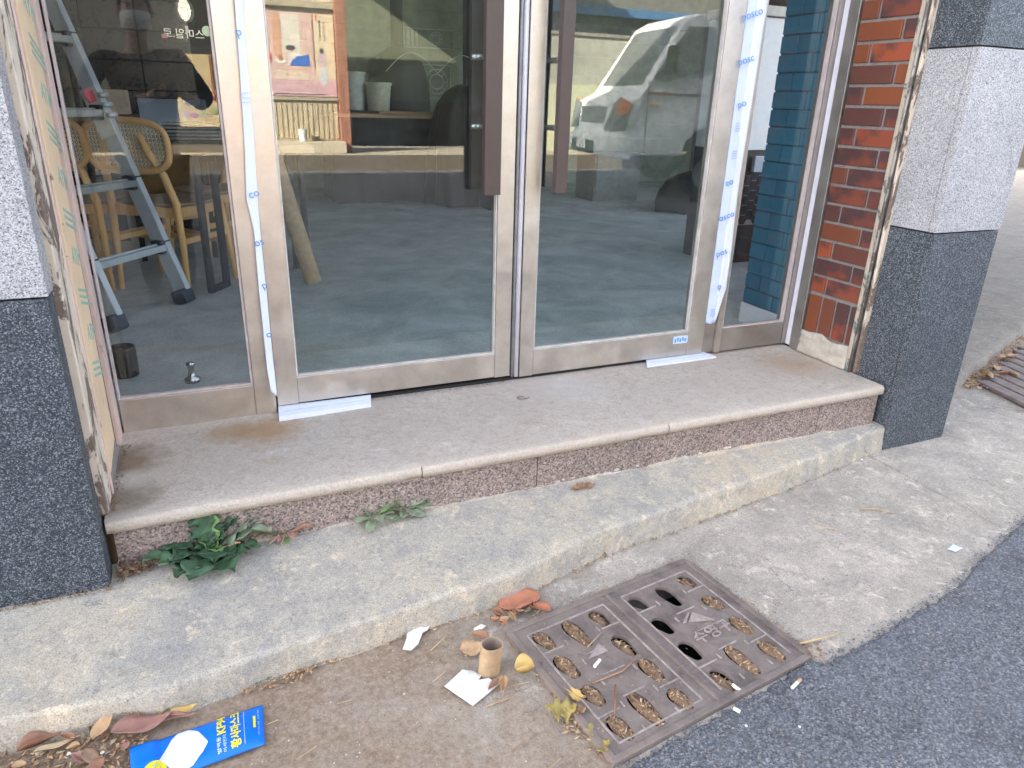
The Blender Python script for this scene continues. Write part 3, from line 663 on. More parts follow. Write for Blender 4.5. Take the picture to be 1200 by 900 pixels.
# step ladder
ld = thing('step_ladder', 'aluminium step ladder with navy feet leaning across the left pane', 'ladder', (-.25, 1.4, 0))
lv = Vector((-.82,.57,0))*.345+Vector((0,0,1)); rv = Vector((.57,.82,0))
Af, Bf = Vector((-.09,1.53,0)), Vector((-.37,1.13,0)); bta = rv*(.148/.551)
def PA(z): return Af+lv*z
def PB(z): return Bf+lv*z+rv*min(.03*z, .1)+Vector((.0,0,0))
nrm = lv.cross(rv).normalized()
def rail(p, q, par, m):
    mb = MB(); d = (q-p).normalized()
    a = rv.normalized(); b = d.cross(a).normalized()
    for o1, o2, w, h in ((0, 0, .012, .072), (.014, .034, .03, .006), (.014, -.034, .03, .006)):
        mb.bar(p+a*o1+b*o2, q+a*o1+b*o2, w, h, upv=b)
    return mb.ob('rail', m, par, bevel=.001)
rail(PA(.05), PA(2.1), ld, M_ALU); rail(PB(.05), PB(2.1), ld, M_ALU)
plate = MB(); plate.bar(PA(.78)-rv*.012, PA(.99)-rv*.012, .008, .088, upv=nrm); pl_ = plate.ob('hinge_plate', M_ALU_P, ld, bevel=.002)
c = PA(.955)-rv*.018; text('♥', .06, frame(c, (.57,.82,0), (0,0,1)) , M_REDINK, 'print', pl_)
fx = frame(PA(.95)-rv*.0175-nrm*0, nrm.cross(rv)*-1, nrm)
sx_ = MB()
pc = PA(.952)-rv*.0175; tdir = lv.normalized()
sx_.add([pc+nrm*a*.024+tdir*b*.024 for a, b in ((-1,-1),(1,-1),(1,1),(-1,1))], [(0,1,2,3)]); sx_.ob('rose_sticker', M_REDINK, pl_)
for k, z in enumerate((.86, .905, .945)):
    MB().tube([PA(z)+nrm*-.05-rv*.02, PA(z)+nrm*-.05+rv*.03], .012, 10).ob('rivet', M_ALU, ld, smooth=True)
for z in (.275, .575, .885, 1.19, 1.5):
    p, q = PB(z), PA(z); mb = MB(); mb.bar(p, q, .062, .03); mb.bar(p+Vector((0,0,.018)), q+Vector((0,0,.018)), .012, .008); mb.bar(p+lv.cross(rv)*.02+Vector((0,0,.018)), q+lv.cross(rv)*.02+Vector((0,0,.018)), .008, .008)
    rg = mb.ob('rung', simple('dull_aluminium', (.30,.32,.31), .5, .6) if z > .5 else M_ALU, ld, bevel=.002); rg['kind'] = 'part'; del rg['kind']
    for e in (p, q): MB().bar(e-Vector((0,0,.03)), e+Vector((0,0,.035)), .06, .07, upv=(rv.x, rv.y, 0)).ob('end_cap', M_NAVY, rg, bevel=.006)
for f, P in ((Af, PA), (Bf, PB)):
    MB().bar(P(0.0), P(.07), .075, .085, upv=(rv.x, rv.y, 0)).ob('foot', M_NAVY, ld, bevel=.012)
for f in (Af, Bf):      # rear frame
    a = f+Vector((-.82,.57,0))*1.35; b = (PA(2.1) if f is Af else PB(2.1)); MB().bar(a, b, .02, .06, upv=(rv.x, rv.y, 0)).ob('rear_leg', M_ALU, ld, bevel=.001)

# rattan chairs: origin at floor under the seat centre, back towards -Y
def make_chair(label):
    t = thing('rattan_chair', label, 'chair', (0,0,0), 'rattan backed chairs')
    s = MB()
    def seat(u, v):
        a = u*2*math.pi; rr = [0, .6, .9, 1.0, 1.0, .92, 0][round(v*6)]; k = round(v*6)
        x = .215*rr*(abs(math.cos(a))**.75)*(1 if math.cos(a) > 0 else -1); y = .205*rr*(abs(math.sin(a))**.75)*(1 if math.sin(a) > 0 else -1)
        return (x, y, [.452, .450, .455, .458, .447, .438, .438][k])
    s.grid(33, 7, seat).ob('seat', simple('grey_brown_seat', (.36,.27,.20), .5), t, smooth=True)
    for sx in (-1, 1):
        MB().tube([(sx*.18, .17, .44), (sx*.195, .19, .2), (sx*.205, .205, 0)], [.019, .018, .014], 10).ob('leg', M_CHAIRWOOD, t, smooth=True)
        MB().tube([(sx*.205, -.215, 0), (sx*.198, -.20, .25), (sx*.19, -.195, .46), (sx*.165, -.225, .6), (sx*.12, -.262, .72), (sx*.105, -.278, .79)], [.015, .018, .02, .019, .018, .014], 10).ob('back_leg', M_CHAIRWOOD, t, smooth=True)
        MB().bar((sx*.19, -.19, .27), (sx*.195, .19, .27), .018, .03).ob('stretcher', M_CHAIRWOOD, t, bevel=.004)
        MB().bar((sx*.185, -.18, .415), (sx*.18, .165, .415), .02, .05).ob('apron', M_CHAIRWOOD, t, bevel=.003)
    MB().bar((-.18, .168, .415), (.18, .168, .415), .02, .05).ob('apron', M_CHAIRWOOD, t, bevel=.003)
    MB().bar((-.185, -.19, .415), (.185, -.19, .415), .02, .05).ob('apron', M_CHAIRWOOD, t, bevel=.003)
    MB().bar((-.195, .195, .22), (.195, .195, .22), .018, .03).ob('stretcher', M_CHAIRWOOD, t, bevel=.004)
    def bk(x, z): return Vector((x, -.265-.06*(z-.72)+.30*x*x+.0, z))      # curved back surface
    loop = []
    for k in range(48):
        a = 2*math.pi*k/48; cx, sz = math.cos(a), math.sin(a)
        loop.append(bk(.232*(abs(cx)**.62)*(1 if cx > 0 else -1), .735+.118*(abs(sz)**.62)*(1 if sz > 0 else -1)))
    loop.append(loop[0]); loop.append(loop[1])
    MB().tube(loop, .0165, 8, cap=False).ob('back_frame', M_CHAIRWOOD, t, smooth=True)
    cane = MB(); w = .0034
    def ins(x, z): return (abs(x)/.228)**3.2+(abs(z-.735)/.114)**3.2 < 1
    for i in range(-11, 12):
        x = i*.020
        hz = [z for z in [(.62+.23*q/40) for q in range(41)] if ins(x, z)]
        if len(hz) > 1: cane.bar(bk(x, hz[0]), bk(x, hz[-1]), w*1.25, .0012, upv=(0, 1, 0))
    for q in range(-5, 6):
        z = .735+q*.020
        xs = [x for x in [(-.23+.46*k/60) for k in range(61)] if ins(x, z)]
        for a, b in zip(xs[::8], xs[8::8]+[xs[-1]]):
            if b > a: cane.bar(bk(a, z)+Vector((0,.001,0)), bk(b, z)+Vector((0,.001,0)), .0012, w*1.25)
    for q in range(-20, 21):     # diagonal strands
        for sgn in (1, -1):
            pts = [(x, .735+sgn*(x-q*.020)) for x in [(-.23+.46*k/90) for k in range(91)]]
            pts = [p for p in pts if ins(*p)]
            if len(pts) > 3: 
                n_ = max(1, len(pts)//12); pp = pts[::max(1, len(pts)//n_)]
                if pp[-1] != pts[-1]: pp.append(pts[-1])
                for a, b in zip(pp, pp[1:]): cane.bar(bk(*a)+Vector((0,.002,0)), bk(*b)+Vector((0,.002,0)), .0012, .0026)
    cn = cane.ob('cane_panel', simple('woven_cane', (.74,.66,.52), .6), t); cn['kind'] = 'stuff'
    return t
chair0 = make_chair('honey wood rattan chair in full view beside the ladder rail')
def chM(x, y, rz): return Matrix.Translation((x, y, 0)) @ Matrix.Rotation(rz, 4, 'Z')
ca = copy_tree(chair0, chM(-.49, 2.20, R(-35)), 'rattan chair half hidden at the left edge of the left pane')
cc = copy_tree(chair0, chM(.12, 2.45, R(120)), 'rattan chair behind the black table legs, turned sideways')
chair0.matrix_world = chM(-.11, 1.98, R(-37))

tb = thing('cafe_table', 'pine topped table on black square tube legs, papers stacked on it', 'table', (.25, 1.95, 0))
MB().box(-.06, .62, 1.7, 2.35, .70, .745).ob('tabletop', M_TABLE, tb, bevel=.006)
for dx, dy in ((0, 0), (.5, .45)):
    a, b = Vector((.035+dx, 1.675+dy+.03, 0)), Vector((.118+dx, 1.80+dy+.03, 0)); m = MB(); u = Vector((0,0,.69))
    m.bar(a, a+u, .03, .03, upv=(1,.6,0)); m.bar(b, b+u, .03, .03, upv=(1,.6,0)); m.bar(a+Vector((0,0,.015)), b+Vector((0,0,.015)), .03, .03); m.bar(a+Vector((0,0,.675)), b+Vector((0,0,.675)), .03, .03)
    m.ob('leg_frame', M_BLACK, tb, bevel=.002)
tr = thing('black_tray', 'shallow glossy black tray lying on the pine table', 'tray', (.03, 1.95, .746))
MB().box(-.19, .2, 1.78, 2.2, .7465, .762).ob('tray_base', simple('gloss_black', (.01,.01,.012), .12, bump=0), tr, bevel=.004)
MB().hexa([(-.2,2.17,.764),(.14,2.22,.764),(.14,2.235,.764),(-.2,2.185,.764)], [(-.205,2.21,.95),(.135,2.26,.95),(.135,2.275,.95),(-.205,2.225,.95)]).ob('raised_lid', simple('gloss_black', (.01,.01,.012), .12), tr, bevel=.003)
r = random.Random(11); bk_ = thing('paper_stack', 'fanned stack of grey striped sheets on the black tray', 'paper stack', (.05, 1.9, .763))
for k in range(9):
    a = R(-8+r.uniform(-5, 5)); M4 = Matrix.Translation((.06+r.uniform(-.012,.012), 1.92+r.uniform(-.01,.01), .764+k*.0085)) @ Matrix.Rotation(a, 4, 'Z')
    mb = MB(); mb.box(-.13, .13, -.12, .12, 0, .006+.0*k, M4); mb.ob('sheet', [simple('silver_sheet', (.42,.43,.44), .3), simple('charcoal_sheet', (.09,.09,.1), .3)][k % 2], bk_)
ob_ = thing('ochre_board', 'mustard coloured board behind the near rattan chair', 'board', (-.15, 2.65, 0))
MB().box(-.35, .12, 2.66, 2.70, .35, .83).ob('panel', simple('mustard_paint', (.30,.19,.05), .6), ob_, bevel=.004)
MB().box(-.33, -.30, 2.62, 2.659, 0, .8).ob('leg', M_BLACK, ob_); MB().box(.08, .11, 2.62, 2.659, 0, .8).ob('leg', M_BLACK, ob_)
kb = thing('cardboard_box', 'small beige box on the shelf by the black tiled wall', 'box', (-.35, 3.2, .8))
MB().box(-.52, -.30, 3.2, 3.4, .84, .985).ob('carton', simple('beige_card', (.50,.42,.33), .8), kb, bevel=.003); MB().box(-.521, -.299, 3.28, 3.31, .9855, .987).ob('packing_tape', M_TAPE, kb)
sh = thing('wooden_shelf', 'low dark shelf unit along the black tiled wall', 'shelf', (-.3, 3.3, 0))
MB().box(-.8, .3, 3.12, 3.48, .80, .838).ob('top', simple('dark_oak', (.14,.085,.05), .5), sh, bevel=.003)
for x in (-.78, .27): MB().box(x, x+.03, 3.14, 3.46, 0, .7995).ob('side', simple('dark_oak', (.14,.085,.05), .5), sh, bevel=.002)
wb = thing('white_carton', 'pale printed carton on the floor behind the chair legs', 'box', (-.42, 2.75, 0))
MB().box(-.52, -.32, 2.7, 2.95, 0, .42).ob('carton', simple('off_white_card', (.55,.54,.50), .7), wb, bevel=.003); MB().box(-.47, -.38, 2.695, 2.699, .12, .33).ob('printed_panel', simple('grey_print', (.16,.17,.18), .6), wb); MB().box(-.41, -.36, 2.695, 2.699, .35, .38).ob('printed_panel', M_BLACKINK, wb)
pc_ = thing('paint_can', 'small black can on the floor just inside the left pane', 'can', (-.30, .52, 0))
MB().lathe([(0,0),(.043,0),(.045,.004),(.045,.105),(.043,.112),(.040,.112),(.040,.10),(0,.10)], (-.305,.53,.001), 28).ob('body', M_BLACK, pc_, smooth=False)
for z in (.03, .06, .09): MB().lathe([(.0455,z-.002),(.0465,z),(.0455,z+.002)], (-.305,.53,.001), 28).ob('ring', M_BLACK, pc_, smooth=True)
tf = thing('metal_fitting', 'small chrome fitting lying on the floor behind the left pane', 'fitting', (-.08, .38, 0))
MB().lathe([(0,0),(.026,0),(.028,.012),(.014,.022),(.010,.045),(.013,.06),(.012,.075),(0,.08)], (-.08,.38,.001), 18).ob('body', simple('dull_chrome', (.45,.45,.44), .25, 1), tf, smooth=True)
MB().tube([(-.095,.38,.068),(-.065,.378,.07)], .006, 8).ob('lever', simple('dull_chrome', (.45,.45,.44), .25, 1), tf, smooth=True)
tu = MB(); tu.lathe([(.038,0),(.046,0),(.046,.95),(.038,.95),(.038,0)], (0,0,0), 24); tube_o = tu.ob('cardboard_tube', M_CARD, smooth=False)
tube_o.matrix_world = frame((.57, 1.76, .012), (1, .25, .0), (0, 1, .2)) @ Matrix.Rotation(R(-15), 4, 'Y') @ Matrix.Rotation(R(-8), 4, 'X')
tag(tube_o, 'long brown cardboard tube leaning inside the left door near its stile', 'cardboard tube')
lp = thing('pendant_bulb', 'hanging filament bulb glowing behind the left pane', 'lamp', (.09, 2.6, 1.5))
MB().lathe([(.0,-.075),(.03,-.065),(.048,-.03),(.05,0),(.04,.03),(.018,.06),(.016,.075)], (.093,2.6,1.425), 20).ob('glass_bulb', m_glass('bulb_glass', (1,.97,.9), .05), lp, smooth=True)
em = MT('lit_filament'); em.b.inputs['Emission Color'].default_value = (1,.75,.25,1); em.b.inputs['Emission Strength'].default_value = 5
MB().tube([(.083,2.6,1.40),(.093,2.6,1.375),(.103,2.6,1.40)], .003, 6).ob('filament', em.m, lp)
bl = bpy.data.lights.new('bulb_light', 'POINT'); bl.energy = .12; bl.color = (1,.93,.82); bl.shadow_soft_size = .045; blo = bpy.data.objects.new('bulb_light', bl); COL.objects.link(blo); blo.location = (.093,2.6,1.42); blo.parent = lp; blo.matrix_parent_inverse = Matrix.Translation(-lp.location)
MB().tube([(.093,2.6,1.50),(.093,2.6,1.54)], .018, 12).ob('socket', M_BLACK, lp, smooth=True); MB().tube([(.093,2.6,1.54),(.093,2.6,2.65)], .003, 6).ob('cord', M_BLACK, lp)
MB().box(.085, .101, 2.599, 2.601, 1.30, 1.335).ob('price_tag', M_PAPER, lp)
MB().tube([(.093,2.6,1.35),(.093,2.6,1.335)], .0015, 5).ob('tag_string', M_BLACK, lp)
# mirrored lettering and sticker stuck to the tiled wall
sg = thing('wall_lettering', 'white cut out lettering with a round mint sticker, seen mirrored, left pane', 'lettering', (.07, 2.75, 1.3))
MB().box(-.03, .23, 2.752, 2.756, 1.25, 1.37).ob('clear_backing', m_clear('clear_film', (.97,.97,.97)), sg)
text('스마일.로', .058, frame((.075, 2.748, 1.30), (-1, 0, 0), (0, 0, 1)) , M_WHITE, 'letters', sg, depth=.001)
MB().lathe([(0,0),(.028,0),(.028,.003),(0,.003)], (.205,2.748,1.325), 20, Matrix.Rotation(R(90), 4, 'X')).ob('round_sticker', simple('mint_sticker', (.45,.62,.50), .6), sg)
MB().box(-.045, -.015, 2.747, 2.7515, 1.275, 1.297).ob('pink_sticker', simple('pale_pink_sticker', (.6,.3,.27), .6), sg)

# far end: black sheeted counter, tubs, stove, sheeted heap
kc = thing('sheeted_counter', 'counter wrapped in black plastic sheeting at the back of the shop', 'counter', (2.1, 5, 0))
MB().grid(40, 14, lambda u, v: (1.3+1.25*u, 5.0-.03*fbm(u*9, v*4)-.02*v, .80*(1-v)+.0)).ob('front_sheet', M_BLACKC, kc, smooth=True)
MB().box(1.3, 2.55, 5.02, 5.6, 0, .80).ob('carcass', M_BLACKC, kc)
MB().box(1.35, 2.3, 4.96, 5.5, .802, .84).ob('plank', M_TABLE, kc, bevel=.004); MB().box(1.75, 2.35, 4.93, 5.4, .8405, .865).ob('plank', M_TABLE, kc, bevel=.004)
for k, (x, y, rr, h, lb) in enumerate([(1.58, 5.2, .11, .34, 'taller pale plastic tub on the planks of the black counter'), (1.80, 5.12, .125, .25, 'shorter cream plastic tub beside the taller one on the counter')]):
    t = thing('plastic_tub', lb, 'tub', (x, y, .867)); m = simple(['pale_tub','cream_tub'][k], [(.55,.58,.56),(.58,.56,.46)][k], .4)
    MB().lathe([(0,0),(rr*.82,0),(rr,h),(rr*.95,h),(rr*.8,.02),(0,.02)], (x,y,.867), 28).ob('tub_body', m, t, smooth=False); MB().lathe([(rr*.99,h-.02),(rr*1.06,h-.02),(rr*1.06,h+.004),(rr*.97,h+.004)], (x,y,.867), 28).ob('rim', m, t)
hs = MB()
def heap(u, v):
    a = u*2*math.pi; rr = [1.0, .98, .93, .85, .72, .5, .2, 0][round(v*7)]; h = [0, .3, .6, .8, .95, 1.06, 1.12, 1.13][round(v*7)]
    k = 1+.10*math.sin(a*5+v*3)+.06*math.sin(a*11+2*v)
    return (2.55+.36*rr*k*math.cos(a), 4.75+.3*rr*k*math.sin(a), h)
tag(hs.grid(61, 8, heap).ob('sheeted_heap', M_BLACKC, smooth=True), 'tall mound of goods draped with black plastic sheeting inside the left door', 'covered heap')
sv = thing('stove_hood', 'dark dome shaped stove with a flue pipe behind the tubs', 'stove', (2.15, 5.8, 0))
MB().lathe([(.34,0),(.34,.9),(.33,1.15),(.25,1.38),(.12,1.48),(.05,1.5)], (2.2,5.85,0), 28).ob('dome', simple('charcoal_stove', (.05,.05,.05), .6), sv, smooth=True)
MB().tube([(2.2,5.85,1.48),(2.2,5.85,2.65)], .065, 16).ob('flue_pipe', simple('charcoal_stove', (.05,.05,.05), .6), sv, smooth=True)
for x, lb in ((3.05, 'dark upright post at the back of the shop, behind the brown handle'),):
    m = MB().box(x-.06, x+.1, 5.9, 6.0, 0, 2.65).ob('steel_post', M_BLACKC, bevel=.004); tag(m, lb, 'post')
bx = thing('black_crate', 'black cluttered crate standing behind the left door handle', 'crate', (2.65, 4.3, 0))
MB().box(2.62, 3.0, 4.2, 4.7, 0, .95).ob('crate_body', M_BLACKC, bx, bevel=.01); MB().box(2.7, 2.8, 4.18, 4.199, .52, .6).ob('label_patch', M_ALU, bx)
# pale paper cut panels
for k, (x, z, w, h, lb) in enumerate([(2.62, 1.61, .62, .2, 'wide white lattice cut-out panel, upper of the two on the back wall'), (2.72, 1.17, .34, .36, 'square white panel with a ring ornament on the back wall')]):
    t = thing('lattice_panel', lb, 'ornament panel', (x, 6.1, z)); m = MB(); mm = simple('pale_lattice', (.50,.52,.48), .7)
    m.box(x-w/2, x+w/2, 6.12, 6.13, z+h/2-.012, z+h/2); m.box(x-w/2, x+w/2, 6.12, 6.13, z-h/2, z-h/2+.012); m.box(x-w/2, x-w/2+.012, 6.12, 6.13, z-h/2+.012, z+h/2-.012); m.box(x+w/2-.012, x+w/2, 6.12, 6.13, z-h/2+.012, z+h/2-.012)
    m.ob('border', mm, t)
    if k == 0:
        for q in range(4): MB().box(x-w/2+.02+q*.05, x-w/2+.05+q*.05, 6.12, 6.13, z-h/2+.02, z+h/2-.02).ob('bar', mm, t)
        cxs = [x+.1]; rad = .07
    else: cxs = [x]; rad = .13
    for cx_ in cxs:
        for rr in (rad, rad*.6):
            MB().tube([(cx_+rr*math.cos(a*math.pi/12), 6.125, z+rr*math.sin(a*math.pi/12)) for a in range(25)], .008, 5, cap=False).ob('ring', mm, t)
        for q in range(8):
            a = q*math.pi/4; MB().tube([(cx_+rad*.6*math.cos(a), 6.125, z+rad*.6*math.sin(a)), (cx_+rad*1.05*math.cos(a), 6.125, z+rad*1.05*math.sin(a))], .007, 5).ob('spoke', mm, t)
wl = MB().tube([(1.7+.95*k/40+.0, 4.4, 1.20+.16*abs(math.sin(math.pi*k/20))) for k in range(41)], .004, 6).ob('white_wire', simple('white_wire', (.55,.56,.5), .6), smooth=True); tag(wl, 'thin white wire looped in two arcs above the black heap', 'wire')
pb_ = thing('pale_cabinet', 'low pale cabinet standing deep in the shop behind the right door', 'cabinet', (4.27, 4.6, 0))
MB().box(3.98, 4.55, 4.6, 5.0, 0, .50).ob('carcass', simple('pale_grey_board', (.20,.21,.195), .7), pb_, bevel=.004); MB().box(4.0, 4.53, 4.58, 4.599, .04, .48).ob('door_panel', simple('pale_grey_board', (.20,.21,.195), .7), pb_, bevel=.003)
rb = MB().grid(41, 8, lambda u, v: (4.75+.5*[1,1.03,.98,.85,.65,.4,.15,0][round(v*7)]*math.cos(u*6.2832)*(1+.08*math.sin(u*40)), 3.75+.3*[1,1.03,.98,.85,.65,.4,.15,0][round(v*7)]*math.sin(u*6.2832), [0,.1,.2,.28,.33,.36,.38,.385][round(v*7)]+.02*math.sin(u*25))).ob('rubbish_bag', M_BLACKC, smooth=True); tag(rb, 'full black rubbish bag slumped on the floor behind the right door', 'bag')
yt = thing('yellow_tool', 'yellow power tool lying on the black rubbish bag', 'power tool', (4.7, 3.62, .4))
MB().tube([(4.55,3.6,.44),(4.85,3.6,.47)], .035, 12).ob('tool_body', simple('tool_yellow', (.55,.34,.03), .45), yt, smooth=True); MB().bar((4.62,3.6,.44), (4.58,3.58,.36), .035, .05).ob('grip', M_BLACK, yt, bevel=.006); MB().tube([(4.85,3.6,.47),(4.97,3.6,.48)], .008, 8).ob('bit', M_ALU, yt)

# ================================================================== ACROSS THE STREET (seen only mirrored in the glass)
os_ = thing('opposite_shop', 'sunlit old shopfront across the street mirrored in the glass, posters above ribbed cladding', 'building', (1, -8, .1))
YO = -8.0
struct(MB().box(-14, 24, -9, -7.64, -.6, .268), 'far_pavement', M_CURB); struct(MB().box(-14, 24, -7.6395, -7.60, -.6, .262), 'far_kerb', simple('dark_kerb_face', (.13,.11,.09), .9))  # kerb face coloured darker than the pavement top
MB().box(.6, 2.0, YO-.5, YO-.04, .27, 3.1).ob('wall', simple('cream_render', (.55,.50,.42), .9), os_)
MB().box(-2.3, .599, YO-.5, YO-.04, .27, 3.1).ob('dark_window', simple('dark_shop_window', (.035,.037,.038), .6), os_)
MB().box(.6, 2.0, YO-.039, YO+.22, .2705, .42).ob('plinth', M_MORTARP, os_, bevel=.01)
corr = MB()
for k in range(19): x = .705+k*.066; corr.box(x, x+.05, YO-.03, YO-.012, .45, .92)
corr.box(.70, 1.96, YO-.038, YO-.0255, .425, .925)
for k in range(0): pass
cg = corr.ob('ribbed_cladding', simple('tan_cladding', (.50,.42,.30), .7), os_); cg['kind'] = 'stuff'
MB().box(.7, 1.96, YO-.035, YO+.02, .926, .965).ob('sill_rail', simple('weathered_rail', (.42,.36,.27), .8), os_, bevel=.003)
MB().box(.7, 1.96, YO-.035, YO+.02, 2.02, 2.10).ob('head_rail', simple('weathered_rail', (.42,.36,.27), .8), os_, bevel=.003)
MB().box(1.965, 2.10, YO-.05, YO+.06, .27, 3.0).ob('timber_post', simple('red_brown_timber', (.33,.14,.09), .7), os_, bevel=.005)
MB().box(.60, .69, YO-.05, YO+.04, .42, 3.0).ob('timber_post', simple('red_brown_timber', (.33,.14,.09), .7), os_, bevel=.005)
pale = lambda n, c: simple(n, c, .8, var=.06, bump=0)
def poster(label, x0, x1, z0, z1, base):
    t = thing('poster', label, 'poster', ((x0+x1)/2, YO+.01, z0)); MB().box(x0, x1, YO-.012, YO+.0, z0, z1).ob('sheet', base, t); return t
def disc(t, x, z, rx, rz, m, n=16, lift=.002, nm='printed_shape'):
    o = MB().prism([(x+rx*math.cos(2*math.pi*k/n), YO+lift, z+rz*math.sin(2*math.pi*k/n)) for k in range(n)], (0, -.0015, 0)).ob(nm, m, t); return o
def rect(t, x0, x1, z0, z1, m, lift=.002): return MB().box(x0, x1, YO+lift-.0015, YO+lift, z0, z1).ob('printed_shape', m, t)
p1 = poster('pale pink poster with seated blue skirted figure, mirrored in left door', 1.0, 1.95, .975, 1.96, pale('poster_pink', (.62,.43,.40)))
rect(p1, 1.0, 1.95, .98, 1.16, pale('poster_rose', (.58,.36,.42))); rect(p1, 1.02, 1.10, 1.4, 1.93, pale('poster_peach', (.60,.34,.24))); rect(p1, 1.18, 1.28, 1.45, 1.95, pale('poster_peach', (.60,.34,.24)))
rect(p1, 1.30, 1.52, 1.5, 1.94, pale('poster_white', (.68,.64,.58))); rect(p1, 1.70, 1.95, 1.2, 1.955, pale('poster_cream', (.66,.55,.40)), .0025); rect(p1, 1.675, 1.69, 1.3, 1.95, M_LPINK, .003)
rect(p1, 1.72, 1.745, 1.89, 1.945, pale('seal_red', (.70,.10,.05)), .0035)
for q in range(4): rect(p1, 1.765, 1.785, 1.85-q*.055, 1.89-q*.055, M_BLACKINK, .0035)
for q in range(5): rect(p1, 1.82, 1.832, 1.84-q*.05, 1.87-q*.05, M_BLACKINK, .0035)
for q in (1.60, 1.45): rect(p1, 1.91, 1.935, q, q+.04, pale('seal_orange', (.75,.30,.10)), .0035)
rect(p1, 1.18, 1.60, 1.17, 1.30, pale('poster_ivory', (.66,.52,.46)), .0028); rect(p1, 1.19, 1.59, 1.29, 1.30, pale('poster_line', (.45,.16,.12)), .0034)
disc(p1, 1.33, 1.235, .02, .015, M_LRED, lift=.0036); disc(p1, 1.47, 1.235, .02, .015, M_LRED, lift=.0036)
disc(p1, 1.40, 1.51, .05, .045, pale('figure_skin', (.66,.52,.45)), lift=.0034); disc(p1, 1.39, 1.545, .058, .034, M_BLACKINK, lift=.0038); disc(p1, 1.45, 1.42, .10, .08, pale('figure_white', (.70,.68,.66)), lift=.0036)
o = MB().prism([(x, YO+.0044, z) for x, z in ((1.37,1.34),(1.62,1.34),(1.61,1.49),(1.56,1.46),(1.47,1.45),(1.40,1.40))], (0,-.0015,0)).ob('printed_shape', pale('figure_blue', (.03,.13,.55)), p1)
o = MB().prism([(x, YO+.0044, z) for x, z in ((1.06,1.40),(1.14,1.36),(1.15,1.46),(1.10,1.52),(1.05,1.48))], (0,-.0015,0)).ob('printed_shape', pale('figure_red', (.70,.10,.05)), p1)
disc(p1, 1.10, 1.53, .03, .03, M_BLACKINK, lift=.004); disc(p1, 1.26, 1.40, .07, .04, pale('figure_white', (.70,.68,.66)), lift=.0036); disc(p1, 1.26, 1.42, .035, .03, M_LRED, lift=.004)
disc(p1, 1.78, 1.42, .05, .10, pale('figure_lilac', (.55,.42,.48)), lift=.0036); disc(p1, 1.78, 1.53, .025, .03, M_BLACKINK, lift=.0042); disc(p1, 1.79, 1.22, .05, .12, pale('figure_pale_blue', (.58,.60,.66)), lift=.004); disc(p1, 1.04, 1.22, .06, .14, pale('figure_pale_blue', (.58,.60,.66)), lift=.004)
rect(p1, 1.15, 1.80, .995, 1.005, M_BLACKINK, .0036)
p2 = poster('beige poster with purple and pink flowers, mirrored in the left pane', -.02, .58, .58, 1.42, pale('poster_beige', (.62,.50,.30)))
r = random.Random(21)
for q in range(16): disc(p2, .26+r.uniform(-.2, .22), .86+r.uniform(-.16, .16), r.uniform(.02,.05), r.uniform(.015,.035), [pale('flower_purple', (.35,.2,.45)), pale('flower_pink', (.65,.22,.32)), pale('flower_green', (.35,.45,.25)), pale('flower_lilac', (.55,.42,.55))][q % 4], 9, lift=.002+.0004*q)
rect(p2, .40, .425, .90, 1.41, simple('red_brown_timber', (.33,.14,.09), .7), .009)
cu = thing('paper_cup', 'white paper cup on the plinth ledge across the street, casting a shadow', 'cup', (1.45, -7.85, .42))
MB().lathe([(0,0),(.045,0),(.06,.15),(.056,.15),(.042,.006),(0,.006)], (1.45,-7.87,.4205), 20).ob('cup_body', M_PAPER, cu); MB().lathe([(.0595,.146),(.064,.15),(.0595,.154)], (1.45,-7.87,.4205), 20).ob('rim', M_PAPER, cu, smooth=True)
# shaded recess beside it
rc = thing('dark_shopfront', 'dark recessed shopfront beside the timber post across the street', 'building', (3.4, -9, .27))
MB().box(2.1, 4.6, -10.2, -10, .27, 4.2).ob('back_wall', simple('olive_board', (.16,.18,.13), .8), rc); MB().box(2.1, 4.6, -9.999, -8.0, 2.9, 4.2).ob('canopy', simple('olive_board', (.16,.18,.13), .8), rc); MB().box(4.45, 4.6, -9.999, -8.0, .27, 2.899).ob('side_wall', simple('olive_board', (.16,.18,.13), .8), rc)
MB().box(2.105, 4.449, -9.999, -9.4, .2705, .95).ob('counter', simple('black_counter', (.02,.02,.02), .6), rc)
# boundary wall, house with blue gutter
wl_ = thing('boundary_wall', 'boundary wall with pale lime lower band behind the van, mirrored', 'wall', (9, -8.4, .27))
MB().box(4.62, 18, -8.6, -8.40, .27, 1.26).ob('lime_band', simple('pale_lime_paint', (.52,.54,.38), .8), wl_); MB().box(4.62, 18, -8.6, -8.41, 1.2605, 1.95).ob('concrete_band', simple('bare_concrete', (.36,.36,.32), .9, scale=4), wl_); MB().box(4.6, 18, -8.63, -8.38, 1.951, 2.0).ob('coping', M_MORTAR, wl_, bevel=.006)
hs_ = thing('grey_house', 'grey house with blue gutter behind the boundary wall, mirrored in right door', 'house', (9, -10, .27))
MB().box(4.62, 18, -13, -10, .27, 3.2).ob('wall', simple('dark_render', (.16,.16,.15), .9), hs_); MB().box(4.4, 18.2, -13.2, -9.7, 3.2, 3.4).ob('roof', simple('blue_sheet_roof', (.06,.16,.33), .5), hs_)
MB().box(4.5, 18, -9.98, -9.8, 2.42, 2.56).ob('gutter', simple('blue_gutter', (.06,.17,.36), .5), hs_, bevel=.01)
for x in (5.6, 7.2, 8.8): 
    w_ = MB().box(x, x+1.0, -9.999, -9.95, 1.3, 2.25).ob('window', simple('dark_pane', (.03,.035,.04), .15), hs_); MB().box(x+.48, x+.52, -9.949, -9.93, 1.3, 2.25).ob('frame', simple('grey_frame', (.4,.4,.4), .5), w_)
